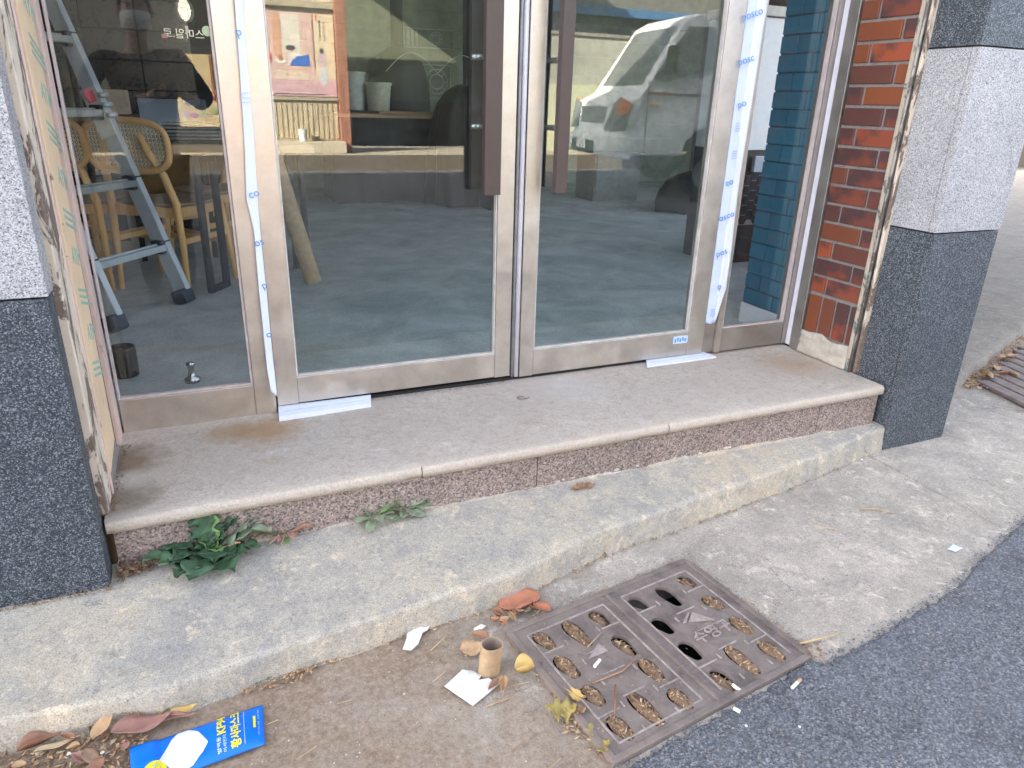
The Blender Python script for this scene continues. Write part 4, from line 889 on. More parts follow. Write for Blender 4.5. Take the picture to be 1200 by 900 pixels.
# cream house far to the right, beyond the side lane
ch_ = thing('cream_house', 'sunlit cream wall of a house at the far right beyond the granite column', 'house', (22, 12, 0))
MB().box(17.5, 26, 9.6, 16, -.3, 3.2).ob('wall', simple('cream_wall', (.17,.135,.09), .9), ch_); MB().box(17.2, 26.3, 9.3, 16.3, 3.2, 3.45).ob('roof', M_MORTAR, ch_); MB().box(19.0, 20.2, 9.57, 9.599, .9, 2.1).ob('window', simple('dark_pane', (.03,.035,.04), .15), ch_)

# van
def van():
    t = thing('white_van', 'white cab-over light truck parked across the street, mirrored in the right door', 'van', (6.5, -6, -.1))
    Z0 = .0; YN, YF = -5.3, -6.9
    MV = simple('white_car_paint', (.80,.82,.84), .25, var=.04, bump=0)
    prof = [(4.72,.42),(4.66,.52),(4.68,.74),(4.74,1.02),(4.98,1.13),(5.46,1.90),(5.62,1.99),(6.45,2.0),(6.5,1.95),(6.5,.45),(6.32,.45),(6.27,.60),(6.16,.72),(6.02,.77),(5.88,.77),(5.72,.70),(5.60,.58),(5.55,.42)]
    m = MB(); rows = []
    for y, k in ((YN, .985), (YN-.03, 1), (YN-.1, 1.0), (YF+.1, 1.0), (YF+.03, 1), (YF, .985)):
        row = []
        for x, z in prof:
            e = 1-max(0, (1.25-z))*0
            inset = .10*max(0, (z-1.15)/.85); yy = y+(-inset if y > -6 else inset)
            fr = .12 if (y in (YN, YF) and x < 4.8) else (.05 if (y in (YN-.03, YF+.03) and x < 4.8) else 0)
            row.append((x+fr, yy, z))
        rows.append(row)
    n = len(prof); vs = [v for row in rows for v in row]; fs = [(i*n+k, i*n+(k+1) % n, (i+1)*n+(k+1) % n, (i+1)*n+k) for i in range(5) for k in range(n)]
    fs += [tuple(range(n)), tuple(range(5*n, 6*n))]
    m.add(vs, fs); m.ob('cab_body', MV, t, bevel=.02)
    GL = simple('sky_tinted_van_glass', (.16,.175,.18), .06, var=.02, bump=0)  # base colour lightened to paint in the sky reflected by the glass
    m = MB(); a, b = Vector((5.035,0,1.20)), Vector((5.44,0,1.855)); nn = Vector((-.86,0,.51))*.012
    m.hexa([a+Vector((0,YN-.16,0))+nn, a+Vector((0,YF+.16,0))+nn, a+Vector((0,YF+.16,0))-nn, a+Vector((0,YN-.16,0))-nn], [b+Vector((0,YN-.2,0))+nn, b+Vector((0,YF+.2,0))+nn, b+Vector((0,YF+.2,0))-nn, b+Vector((0,YN-.2,0))-nn]); m.ob('windscreen', GL, t)
    def side(pts, off): return [(x, YN-.10*max(0, (z-1.15)/.85)+off, z) for x, z in pts]
    MB().prism(side([(5.10,1.28),(5.24,1.24),(5.6,1.34),(6.05,1.42),(6.12,1.85),(5.52,1.85)], .004), (0,-.012,0)).ob('side_window', GL, t)
    dr_ = MB(); 
    for p, q in (((5.05,.45),(5.05,1.2)), ((6.2,.8),(6.2,1.9)), ((5.05,1.11),(6.2,1.11))): 
        a = side([p], .003)[0]; b = side([q], .003)[0]; dr_.bar(a, b, .006, .008, upv=(0,1,0))
    o = MB().bar(side([(5.05,.45)], .002)[0], side([(5.05,1.25)], .002)[0], .008, .008, upv=(0,1,0)).ob('door_gap', M_BLACKGAP, t); MB().bar(side([(5.05,1.11)], .003)[0], side([(6.45,1.11)], .003)[0], .008, .03).ob('trim_strip', simple('grey_trim', (.22,.22,.23), .5), t)
    MB().bar(side([(5.05,1.12)], .006)[0], side([(5.33,1.12)], .006)[0], .008, .03).ob('red_stripe', simple('faded_red', (.4,.10,.08), .5), t)
    MB().prism([(5.14+.065*math.cos(k*math.pi/8), YN+.008, .98+.024*math.sin(k*math.pi/8)) for k in range(16)], (0,-.012,0)).ob('indicator', simple('amber_lens', (.6,.15,.03), .2), t)
    LN = simple('headlight_lens', (.16,.17,.18), .08, bump=0); AM = simple('amber_lens', (.6,.15,.03), .2)
    for y0, s in ((YN, 1), (YF, -1)):
        h = MB().hexa([(4.80,y0+.022*s,.70),(4.625,y0-.08*s,.68),(4.635,y0-.32*s,.70),(4.8,y0-.12*s,.70)], [(4.86,y0+.020*s,.99),(4.70,y0-.04*s,1.06),(4.715,y0-.24*s,1.0),(4.88,y0-.12*s,1.0)]).ob('headlight', LN, t, bevel=.015)
        MB().hexa([(4.80,y0+.027*s,.88),(4.68,y0-.04*s,.87),(4.74,y0-.1*s,.88),(4.82,y0-.06*s,.88)], [(4.845,y0+.027*s,.995),(4.715,y0-.03*s,1.068),(4.78,y0-.1*s,1.02),(4.85,y0-.06*s,1.0)]).ob('turn_lens', AM, h)
    MB().hexa([(4.58,YN-.08,.40),(4.58,YF+.08,.40),(4.9,YF-.01,.36),(4.9,YN+.01,.36)], [(4.57,YN-.08,.62),(4.57,YF+.08,.62),(4.86,YF-.01,.64),(4.86,YN+.01,.64)]).ob('bumper', MV, t, bevel=.03)
    MB().box(4.55, 4.58, -6.5, -5.75, .42, .56).ob('bumper_grille', M_BLACK, t, bevel=.004); MB().box(4.545, 4.5695, -6.3, -5.98, .46, .56).ob('number_plate', M_WHITE, t, bevel=.003)
    MB().box(4.685, 4.71, -6.55, -5.72, .74, .96).ob('grille_panel', simple('grey_trim', (.22,.22,.23), .5), t, bevel=.01)
    MB().prism([(4.68, -6.12+.05*math.cos(k*math.pi/8), .86+.035*math.sin(k*math.pi/8)) for k in range(16)], (.01,0,0)).ob('badge', M_ALU, t)
    mr = MB().hexa([(5.16,YN+.12,1.32),(5.16,YN+.30,1.32),(5.24,YN+.30,1.32),(5.24,YN+.12,1.32)], [(5.18,YN+.12,1.62),(5.18,YN+.30,1.62),(5.25,YN+.30,1.62),(5.25,YN+.12,1.62)]).ob('mirror', M_BLACK, t, bevel=.02); MB().bar((5.12,YN-.01,1.3), (5.18,YN+.14,1.38), .02, .02).ob('mirror_arm', M_BLACK, mr)
    for xw in (5.95, 8.55):
        for y, s in ((YN-.02, -1), (YF+.02, 1)):
            zc = zg(xw, y)+.335
            w = MB().lathe([(.20,-.09),(.29,-.10),(.325,-.085),(.335,-.03),(.335,.03),(.325,.085),(.29,.10),(.20,.09)], (xw, y+s*.1, zc), 28, Matrix.Rotation(R(90), 4, 'X')).ob('wheel', simple('tyre_rubber', (.02,.02,.02), .9), t, smooth=True)
            MB().lathe([(.205,.075),(.195,.085),(.12,.055),(.07,.085),(0,.09)], (xw, y+s*.1, zc), 24, Matrix.Rotation(R(90)*(1 if s < 0 else -1), 4, 'X') if s < 0 else Matrix.Rotation(R(-90), 4, 'X')).ob('rim', M_ALU, w, smooth=True)
    MB().box(6.55, 9.6, YF, YN, .82, .92).ob('cargo_bed', MV, t, bevel=.008); MB().box(6.55, 9.6, YN-.04, YN, .9205, 1.3).ob('drop_side', MV, t, bevel=.006); MB().box(6.55, 9.6, YF, YF+.04, .9205, 1.3).ob('drop_side', MV, t, bevel=.006); MB().box(5.4, 9.4, -6.5, -5.8, .44, .8).ob('chassis', M_BLACK, t)
    pv = Matrix.Translation((4.78, -5.3, 0)); t.matrix_world = pv @ Matrix.Rotation(R(9), 4, 'Z') @ pv.inverted() @ Matrix.Translation(t.location)
    return t
van()

# ================================================================== STREET DRAIN COVER
OPEN = [((.940,-1.006),(.968,-1.056)),((1.039,-.991),(1.058,-1.079)),((.956,-1.095),(.976,-1.160)),((.971,-1.192),(.985,-1.260))]
FULL = [((.648,-1.034),(.669,-1.100)),((.734,-1.021),(.757,-1.125)),((.820,-1.011),(.836,-1.076)),((.827,-1.113),(.843,-1.191)),((.659,-1.124),(.681,-1.204)),((.845,-1.205),(.858,-1.285)),((1.122,-.973),(1.146,-1.025)),((1.135,-1.069),(1.155,-1.133)),((1.151,-1.164),(1.163,-1.236)),((1.159,-1.260),(1.173,-1.337)),((1.067,-1.244),(1.083,-1.351)),((.985,-1.295),(1.001,-1.370)),((.676,-1.231),(.694,-1.295)),((.764,-1.282),(.785,-1.391)),((.855,-1.309),(.871,-1.376)),((.686,-1.326),(.705,-1.396))]
def slot(p, q, w=.0205, n=20, grow=0):
    p, q = Vector(p), Vector(q); d = (q-p).normalized(); L = (q-p).length/2+grow; c = (p+q)/2; nn = Vector((-d.y, d.x)); pts = []
    for k in range(n):
        a = 2*math.pi*k/n; ca, sa = math.cos(a), math.sin(a)
        pts.append(c+d*L*ca+nn*(w+grow)*(abs(sa)**.75)*(1 if sa > 0 else -1)*(1+.12*math.cos(3*a)))
    return pts
dr_root = thing('drain_cover', 'cast iron street drain cover of two slotted plates, clogged with leaf debris', 'drain cover', tuple(Dm(.5, .5)))
def flat_shape(outer, holes, z0fn, depth, name, mat, par):
    cu = bpy.data.curves.new(name, 'CURVE'); cu.dimensions = '2D'; cu.fill_mode = 'BOTH'; cu.extrude = depth/2
    for loop in [outer]+holes:
        sp = cu.splines.new('POLY'); sp.points.add(len(loop)-1); sp.use_cyclic_u = True
        for pt, q in zip(sp.points, loop): pt.co = (q[0], q[1], 0, 1)
    t = bpy.data.objects.new(name, cu); COL.objects.link(t)
    me = bpy.data.meshes.new_from_object(t.evaluated_get(bpy.context.evaluated_depsgraph_get())); bpy.data.objects.remove(t)
    for v in me.vertices: v.co.z = z0fn(v.co.x, v.co.y)+v.co.z-depth/2
    me.materials.clear(); me.materials.append(mat)
    o = bpy.data.objects.new(name, me); COL.objects.link(o); o.parent = par; o.matrix_parent_inverse = Matrix.Translation(-par.location)
    b = o.modifiers.new('bevel', 'BEVEL'); b.width = .0025; b.segments = 2; b.limit_method = 'ANGLE'
    return o
zp = lambda x, y: zg(x, y)+.010
for (u0, u1) in ((.012, .497), (.507, .99)):
    inside = [s for s in OPEN+FULL if u0 < Dinv(*((Vector(s[0])+Vector(s[1]))/2))[0] < u1]
    rim = [Dm(u0, .012), Dm(u1, .012), Dm(u1, .985), Dm(u0, .985)]
    plate = flat_shape(rim, [slot(*s) for s in inside], zp, .009, 'cover_plate', M_IRON, dr_root)
    cuv = [(Dinv(*((Vector(s[0])+Vector(s[1]))/2)), s) for s in inside]
    # raised border and ribs
    um = (u1-u0)
    def ribbar(a, b, w=.005, h=.0035):
        for q in range(9):
            P = Dm(*[a[i_]+(b[i_]-a[i_])*q/8 for i_ in (0, 1)])
            for sl in OPEN+FULL:
                c_ = (Vector(sl[0])+Vector(sl[1]))/2
                if (Vector((P.x, P.y))-c_).length < (Vector(sl[0])-Vector(sl[1])).length*.33: return None
        pa, pb = Dm(*a, h*.3), Dm(*b, h*.3); o = MB().bar(pa, pb, w, h).ob('rib', M_IRONR, plate, bevel=.001); return o
    for a, b in (((u0+.045, .075), (u1-.045, .075)), ((u0+.045, .93), (u1-.045, .93)), ((u0+.045, .075), (u0+.045, .93)), ((u1-.045, .075), (u1-.045, .93))): ribbar(a, b)
    for i in range(1, 5):
        vv = .075+i*.171; ribbar((u0+.048, vv), (u0+.145, vv), .004); ribbar((u1-.145, vv), (u1-.048, vv), .004)
        ribbar((u0+.19, vv-.05), (u1-.19, vv-.05), .004)
    for uu in (u0+.165, u0+.325):
        for i in range(5): ribbar((uu, .09+i*.171+.125), (uu, .09+i*.171+.165), .004)
    # emblem and raised lettering
    cu_, cv_ = (u0+u1)/2, .47
    c = Dm(cu_, cv_-.03, .0015); ux = (Dm(cu_+.05, cv_)-Dm(cu_-.05, cv_)).normalized(); uy = (Dm(cu_, cv_-.05)-Dm(cu_, cv_+.05)).normalized()
    if u0 > .4:
        Q = lambda x, y: Vector((x, y, zg(x, y)+.011))
        MB().prism([Q(1.034,-1.142), Q(1.104,-1.160), Q(1.067,-1.114)], (0,0,.0025)).ob('emblem', M_IRONR, plate)
        MB().prism([Q(1.018,-1.140), Q(1.028,-1.142), Q(1.060,-1.112), Q(1.050,-1.113)], (0,0,.0025)).ob('emblem', M_IRONR, plate)
        text('SUYEONG', .012, frame(Q(1.062,-1.166)+Vector((0,0,.001)), ux, uy), M_IRONR, 'raised_letters', plate, depth=.0015)
        text('수영구', .046, frame(Q(1.073,-1.194)+Vector((0,0,.001)), ux, uy), M_IRONR, 'raised_letters', plate, depth=.002)
    else:
        tri = [c+ux*a+uy*b for a, b in ((-.035,.015),(.02,.045),(.025,.012))]; MB().prism(tri, (0,0,.002)).ob('emblem', M_IRONR, plate)
# frame of the drain
for a, b in (((-.012, -.004), (1.004, -.004)), ((-.012, .997), (1.004, .997)), ((.0, .008), (.0, .985)), ((1.002, .008), (1.002, .985)), ((.502, .008), (.502, .985))):
    pa, pb = Dm(*a, -.004), Dm(*b, -.004); MB().bar(pa, pb, .010 if a[0] == .502 else .016, .02).ob('frame_bar', M_IRON, dr_root, bevel=.002)
pit = MB(); pit.add([Dm(.01, .01, -.1), Dm(.99, .01, -.1), Dm(.99, .98, -.1), Dm(.01, .98, -.1)], [(0,1,2,3)]); pit.ob('pit', M_HOLE, dr_root)  # near-black sheet painting in the darkness below the open slots
# debris packed in slots
r = random.Random(4)
def flake(mb, c, s, r, up=.4):
    a = r.uniform(0, 6.28); t = Vector((r.gauss(0, up), r.gauss(0, up), 1)).normalized(); x = Vector((math.cos(a), math.sin(a), 0)); x = (x-t*x.dot(t)).normalized(); y = t.cross(x)
    L, w = s*r.uniform(.7, 1.6), s*r.uniform(.2, .55); c = Vector(c); h = t*s*.12
    mb.add([c-x*L, c+y*w, c+x*L, c-y*w, c+h], [(0,3,4),(3,2,4),(2,1,4),(1,0,4)])
deb = {M_DEBRIS: MB(), M_STRAW: MB(), M_LTAN: MB()}
mound = MB()
for s in FULL:
    p, q = Vector(s[0]), Vector(s[1]); c = (p+q)/2; d = (q-p)/2; nn = Vector((-d.y, d.x)).normalized()*.0145; e = .006
    partial = s in (FULL[2], FULL[3], FULL[6], FULL[11])
    zc = zp(c.x, c.y)-(.012 if partial else .004)
    def mf(u, v, c=c, d=d, nn=nn, zc=zc): 
        a = u*6.2832; rr = 1-v; return (c.x+d.x*rr*math.cos(a)+nn.x*rr*math.sin(a), c.y+d.y*rr*math.cos(a)+nn.y*rr*math.sin(a), zc+.010*(1-rr*rr)+.003*nz(u*9, v*9, c.x*40))
    mound.grid(17, 5, mf)
    for k in range(34 if partial else 110):
        rr = r.random()**.5; a = r.uniform(0, 6.28); P = c+d*rr*math.cos(a)+nn*rr*math.sin(a)*1.1
        flake(deb[r.choice([M_DEBRIS]*7+[M_STRAW, M_LTAN])], (P.x, P.y, zc+.010*(1-rr*rr)+.003), .0055, r)
for k in range(120):
    u, v = r.uniform(.0, .5), r.random(); P = Dm(u, v, .001); flake(deb[r.choice([M_DEBRIS, M_STRAW])], P, .003, r, .1)
# debris strips: along drain edges, kerb foot, gutter corners
def strip(a, b, n, w, s, dz=.003, mats=(M_DEBRIS, M_DEBRIS, M_STRAW, M_LTAN), seed=1):
    rr = random.Random(seed); a = Vector(a); b = Vector(b); nn = Vector((-(b-a).y, (b-a).x)).normalized()
    for k in range(n):
        t = rr.random(); P = a.lerp(b, t)+nn*rr.gauss(0, w); flake(deb[rr.choice(mats)], (P.x, P.y, zg(P.x, P.y)+dz+rr.random()*.004), s, rr, .5)
strip((.585,-1.01), (.64,-1.43), 130, .008, .006, .006); strip((.60,-1.0), (1.19,-.905), 240, .010, .005); strip((1.20,-.92), (1.262,-1.34), 240, .012, .005); strip((1.21,-1.28), (1.29,-1.345), 90, .02, .006)
strip((-.03,-.955), (.12,-.95), 170, .014, .006, .006, seed=2); strip((.05,-.955), (.36,-.895), 420, .008, .006, .006, seed=3); strip((.36,-.895), (.66,-.86), 60, .004, .005, seed=4)
strip((-.60,-.99), (-.22,-1.0), 420, .03, .007, .004, seed=5); strip((-.5,-1.03), (-.25,-1.07), 260, .03, .006, .003, seed=6); strip((-.3,-.965), (-.02,-.96), 60, .008, .005, seed=7)
_e = [p for p in EDGE if .25 < p[0] < 2.3]
for _a, _b in zip(_e, _e[1:]): strip((_a[0], _a[1]-.012), (_b[0], _b[1]-.012), 45, .004, .005, seed=int(_a[0]*90))
strip((.60,-.89), (.72,-.93), 120, .02, .006, seed=8); strip((.6,-1.29), (.66,-1.40), 120, .014, .006, .005, seed=9)
strip((3.36,-.24), (4.5,.25), 700, .035, .012, .010, (M_LTAN, M_DEBRIS, M_LTAN, M_STRAW), seed=10); strip((3.4,-.35), (4.4,.05), 200, .10, .011, .016, (M_LTAN, M_DEBRIS, M_STRAW), seed=12)
rr = random.Random(14)
for k in range(420):      # fine crumbs over the dirty pavement
    x, y = rr.uniform(-.5, 1.0), 0; y = rr.uniform(interp(ASPH, x)+.02, interp(EDGE, x)-.02); flake(deb[rr.choice([M_DEBRIS, M_STRAW, M_DEBRIS])], (x, y, zg(x, y)+.004), rr.uniform(.0015, .0035), rr, .2)
for k in range(160):
    x = rr.uniform(1.2, 3.2); y = rr.uniform(interp(ASPH, x)-.15, interp(EDGE, min(x, 2.3))-.05); flake(deb[rr.choice([M_DEBRIS, M_STRAW])], (x, y, zg(x, y)+.005), rr.uniform(.001, .0025), rr, .2)
tag(mound.ob('packed_dirt', M_DEBRIS, smooth=True), 'brown leaf dirt packed into the slots of the drain cover', 'dirt', kind='stuff')
for m, lb, nm in ((M_DEBRIS, 'dark brown leaf crumbs scattered along kerb foot and drain', 'leaf_crumbs'), (M_STRAW, 'pale straw bits scattered along kerb foot and drain', 'straw_bits'), (M_LTAN, 'tan leaf fragments scattered along kerb foot and drain', 'leaf_fragments')):
    tag(deb[m].ob(nm, m), lb, 'litter', kind='stuff')
ms = MB(); rr = random.Random(15)
for a, b, n in (((-.01,-.955), (.03,-.95), 60), ((.30,-.905), (.37,-.89), 70), ((-.42,-.955), (-.33,-.955), 50)):
    for k in range(n):
        p = Vector(a).lerp(Vector(b), rr.random()); flake(ms, (p.x+rr.gauss(0,.004), p.y+rr.gauss(0,.005), zg(p.x, p.y)+.008+rr.random()*.008), .004, rr, .9)
tag(ms.ob('moss', M_MOSS), 'olive green moss at the foot of the kerb', 'moss', kind='stuff')
# loose aggregate standing proud of the worn asphalt, grit on the pavement
def pebbles(n, name, label, mats, fn, s0, s1, seed):
    rr = random.Random(seed); mb = MB()
    for k in range(n):
        p = fn(rr)
        if p is None: continue
        x, y, z = p; s_ = rr.uniform(s0, s1); a = rr.uniform(0, 6.28); mb.cur = rr.randrange(len(mats)); ring = []
        for q in range(5):
            b = a+q*1.2566; w = s_*rr.uniform(.65, 1.15); ring.append((x+w*math.cos(b), y+w*math.sin(b), z-.001))
        top = (x+s_*rr.uniform(-.3, .3), y+s_*rr.uniform(-.3, .3), z+s_*rr.uniform(.3, .75)); mb.add(ring+[top], [(q, (q+1) % 5, 5) for q in range(5)])
    return tag(mb.ob(name, mats), label, 'stones', kind='stuff')
def on_asph(rr):
    x = rr.uniform(.3, 3.4); y = interp(ASPH, x)-abs(rr.gauss(0, .55))-.002
    return (x, y, zg(x, y)+.0095) if y > -2.6 else None
pebbles(9000, 'asphalt_stones', 'loose grey aggregate stones standing proud of the asphalt', [simple('stone_dark', (.10,.11,.13), .8), simple('stone_mid', (.18,.19,.215), .8), simple('stone_light', (.26,.255,.25), .8), simple('stone_brown', (.17,.13,.10), .8)], on_asph, .0015, .0042, 41)
def on_edge(rr):
    x = rr.uniform(.3, 3.4); y = interp(ASPH, x)+rr.gauss(.004, .012)
    return (x, y, zg(x, y)+.006) if not (.55 < x < 1.26 and y > interp(ASPH, x)-.002 and Dinv(x, y)[1] < 1) else None
pebbles(1500, 'edge_stones', 'crumbled asphalt grains along the ragged road edge', [simple('stone_dark', (.10,.11,.13), .8), simple('stone_mid', (.18,.19,.215), .8)], on_edge, .0015, .004, 42)
def on_pave(rr):
    x = rr.uniform(-.5, 3.0); y = rr.uniform(interp(ASPH, x)+.01, (interp(EDGE, x) if x < 2.35 else -.3)-.02)
    if .55 < x < 1.28 and -.02 < Dinv(x, y)[0] < 1.02 and -.02 < Dinv(x, y)[1] < 1.02: return None
    return (x, y, zg(x, y)+.0035)
pebbles(1300, 'pavement_grit', 'fine grit scattered over the pavement', [simple('grit_pale', (.50,.46,.40), .9), simple('grit_brown', (.20,.15,.11), .9), simple('grit_grey', (.30,.29,.28), .9)], on_pave, .0010, .0030, 43)
# slatted boards in the lane at the right
gr = thing('slatted_grating', 'rusty slatted drain grating right of the column, strewn with leaves', 'grating', (3.9, -.2, -.25))
def rky(x):
    return interp(RK, x)
for k in range(9):
    x = 3.50+.095*k; y1 = rky(x)-.07; MB().bar((x, y1, zg(x, y1)+.012), (x-.16, y1-.62, zg(x, y1)+.012), .07, .018).ob('slat', simple('weathered_slat', (.20,.155,.135), .8, var=.35), gr, bevel=.004)
for q in (.1, .5): MB().bar((3.44, rky(3.44)-.07-q, zg(3.5, -.3)+.001), (4.24, rky(4.24)-.07-q, zg(4.2, 0)+.001), .03, .008).ob('bearer', simple('weathered_slat', (.20,.155,.135), .8, var=.35), gr)

# ================================================================== LEAVES, PLANTS, LITTER
def leaf_mesh(name, L, Wd, mat, seed, fold=.25, curl=.3, tooth=0, shape='lance', twist=0):
    rr = random.Random(seed); nu, nv = (33 if shape == 'lobed' else 13), 5
    def w(t):
        if shape == 'lance': return (math.sin(math.pi*min(1, t**.8))**.9)*(1-.15*t)
        if shape == 'spoon': return .12+.9*max(0, math.sin(math.pi*max(0, (t-.18)/.84)))**.7 if t > .18 else .12
        if shape == 'lobed': return (.15+.95*max(0, math.sin(math.pi*max(0, (t-.1)/.92)))**.8)*(1+.42*math.sin(t*19+seed)*(t > .10)*(t < .88)+.16*math.sin(t*47+seed))
        return math.sin(math.pi*t)**.55
    cu = rr.uniform(.6, 1.3)*curl; ph = rr.uniform(0, 6)
    def fn(u, v):
        s = v*2-1; ww = w(u)*Wd/2*(1+tooth*math.sin(u*44)); x = L*u; y = s*ww
        z = abs(s)*ww*fold*2+(.035*L*math.sin(u*17+s*3+seed) if shape == 'lobed' else 0)+cu*L*(u-.5)**2*1.2+.05*L*math.sin(u*7+ph)*abs(s)
        return (x-.0, y+twist*L*(u*u), z)
    m = MB().grid(nu, nv, fn); return m.mesh(name, mat, True)
def put_leaf(name, me, base, tip, z, label, cat='leaf', group=None, roll=0, pitch=0, par=None):
    o = bpy.data.objects.new(name, me); COL.objects.link(o); d = Vector(tip)-Vector(base)
    M4 = Matrix.Translation((base[0], base[1], z)) @ Matrix.Rotation(math.atan2(d.y, d.x), 4, 'Z') @ Matrix.Rotation(-pitch, 4, 'Y') @ Matrix.Rotation(roll, 4, 'X')
    if par is None: o.matrix_world = M4; tag(o, label, cat, group)
    else:
        o.parent = par; o.matrix_parent_inverse = Matrix.Translation(-par.location); o.matrix_basis = M4
    s = o.modifiers.new('thick', 'SOLIDIFY'); s.thickness = .0008; return o
def Lf(base, tip, w, mat, label, shape='lance', fold=.25, curl=.3, lift=.003, roll=0, pitch=0, tooth=0, group=None):
    L = (Vector(tip)-Vector(base)).length; z = max(zg(*base), zg(*tip))+.006+lift
    return put_leaf('dry_leaf', leaf_mesh('dry_leaf', L, w, mat, int(abs(base[0])*9999), fold, curl, tooth, shape), base, tip, z, label, 'leaf', group, roll, pitch)
Lf((.60,-.917), (.722,-.905), .085, M_LRED, 'broad orange red leaf by the top left corner of the drain cover', 'oval', .12, .15, .008, tooth=.05)
Lf((.688,-.945), (.715,-.985), .035, M_LRED, 'small reddish leaf curl hanging over the drain frame corner', 'oval', .3, .3, .01)
Lf((.452,-1.030), (.515,-1.038), .05, M_LTAN, 'pale tan leaf leaning against the left side of the cardboard tube', 'lance', .06, .1, .012, roll=.25, tooth=.06)
Lf((.498,-.985), (.535,-1.025), .03, M_LBROWN, 'folded brown leaf just behind the cardboard tube', 'lance', .5, .3, .006)
Lf((.540,-1.152), (.588,-1.160), .042, M_LYEL, 'curled golden brown leaf shaped like a ball right of the tube', 'oval', .9, 1.2, .014)
Lf((.512,-1.147), (.470,-1.166), .020, M_LBROWN, 'narrow brown leaf at the foot of the tube, left of its pair', 'lance', .6, .3, .004)
Lf((.520,-1.140), (.498,-1.186), .022, M_LTAN, 'narrow tan leaf at the foot of the tube, right of its pair', 'lance', .6, .3, .004)
Lf((-.285,-1.005), (-.170,-1.000), .055, M_LPINK, 'large dull pink leaf overlapping the top left of the blue packet', 'lance', .15, .2, .016, tooth=.03)
Lf((-.245,-.955), (-.185,-.992), .034, M_LPINK, 'flat pinkish leaf between the kerb and the yellow green leaf', 'lance', .2, .2, .004)
Lf((-.198,-.983), (-.170,-.955), .026, M_LYG, 'yellow green leaf standing above the pinkish leaves by the kerb', 'oval', .35, .3, .012)
Lf((-.180,-.995), (-.122,-.985), .026, M_LYEL, 'yellow leaf lying above the packet near the kerb', 'lance', .35, .4, .010)
Lf((-.272,-.940), (-.232,-.985), .030, M_LBROWN, 'twisted brown leaf at the foot of the kerb', 'lance', .7, .8, .010)
Lf((-.315,-1.005), (-.276,-.955), .034, M_LTAN, 'pointed orange tan leaf tilted up against the kerb foot', 'lance', .4, .4, .010, pitch=.3)
Lf((-.225,-.997), (-.125,-1.008), .024, M_LPINK, 'long narrow pinkish leaf along the upper edge of the packet', 'lance', .3, .2, .012)
Lf((-.450,-.985), (-.375,-.962), .028, M_LBROWN, 'long rolled brown leaf at the lower left by the kerb', 'lance', .9, .3, .010)
Lf((-.42,-.995), (-.34,-.985), .016, M_STRAW, 'pale straw coloured leaf strip at the lower left', 'lance', .4, .1, .010)
Lf((-.262,-1.05), (-.250,-1.035), .014, M_LPINK, 'tiny pink leaf scrap on the left of the packet', 'oval', .1, .1, .014)
ORD = 'leftmost second third fourth fifth sixth seventh eighth ninth tenth eleventh twelfth thirteenth fourteenth fifteenth sixteenth seventeenth eighteenth nineteenth twentieth'.split()
def order_labels(items, fmt):
    by = {}
    for o, w in items: by.setdefault(w, []).append(o)
    for w, os2 in by.items():
        os2.sort(key=lambda o: (o.location-CAM_POS).dot(rt2)/(o.location-CAM_POS).dot(fw))
        for q, o in enumerate(os2): o['label'] = fmt.format(n=ORD[q]+(' from the left' if q else ''), c=w)
CW = {M_LBROWN: 'brown', M_LTAN: 'tan', M_LPINK: 'pinkish', M_DEBRIS: 'dark brown', M_STRAW: 'straw coloured', M_LRED: 'reddish', M_LGREY: 'grey green'}
rr = random.Random(31)
_it = []
for k in range(30):
    x = rr.uniform(-.62, -.25); y = rr.uniform(-1.10, -.975); a = rr.uniform(0, 6.28); L = rr.uniform(.018, .045)
    mm_ = rr.choice([M_LBROWN, M_LTAN, M_LBROWN, M_LPINK, M_DEBRIS, M_STRAW])
    o = Lf((x, y), (x+L*math.cos(a), y+L*math.sin(a)), L*rr.uniform(.3, .7), mm_, 'small curled dry leaf in the litter at the lower left corner', rr.choice(['lance', 'oval']), rr.uniform(.2, .9), rr.uniform(.2, .9), rr.uniform(.002, .014), roll=rr.uniform(-.7, .7), pitch=rr.uniform(-.2, .4), group='dry leaves heaped at the lower left'); _it.append((o, CW[mm_]))
ORD_A = _it
_it = []
for k in range(16):
    x = rr.uniform(.555, .69); y = rr.uniform(-.985, -.925)+.0; a = rr.uniform(0, 6.28); L = rr.uniform(.018, .04)
    mm_ = rr.choice([M_LBROWN, M_LTAN, M_LRED, M_LBROWN, M_LGREY])
    o = Lf((x, y), (x+L*math.cos(a), y+L*math.sin(a)), L*rr.uniform(.3, .6), mm_, 'small crumpled leaf in the heap at the drain corner', rr.choice(['lance', 'oval']), rr.uniform(.3, .9), rr.uniform(.3, .9), rr.uniform(.002, .012), roll=rr.uniform(-.7, .7), pitch=rr.uniform(-.1, .4), group='crumpled leaves at the drain corner'); _it.append((o, CW[mm_]))
ORD_B = _it
_it = []
for k in range(13):
    x = rr.uniform(3.35, 4.3); y = interp(RK, x)-.03-abs(rr.gauss(0, .09)); a = rr.uniform(0, 6.28); L = rr.uniform(.04, .09)
    mm_ = rr.choice([M_LTAN, M_LBROWN, M_LTAN])
    o = Lf((x, y), (x+L*math.cos(a), y+L*math.sin(a)), L*.5, mm_, 'dry leaf blown against the raised pavement right of the column', 'oval', .4, .5, .02, roll=rr.uniform(-.5,.5), group='dry leaves in the lane at the right'); _it.append((o, CW[mm_]))
ORD_C = _it
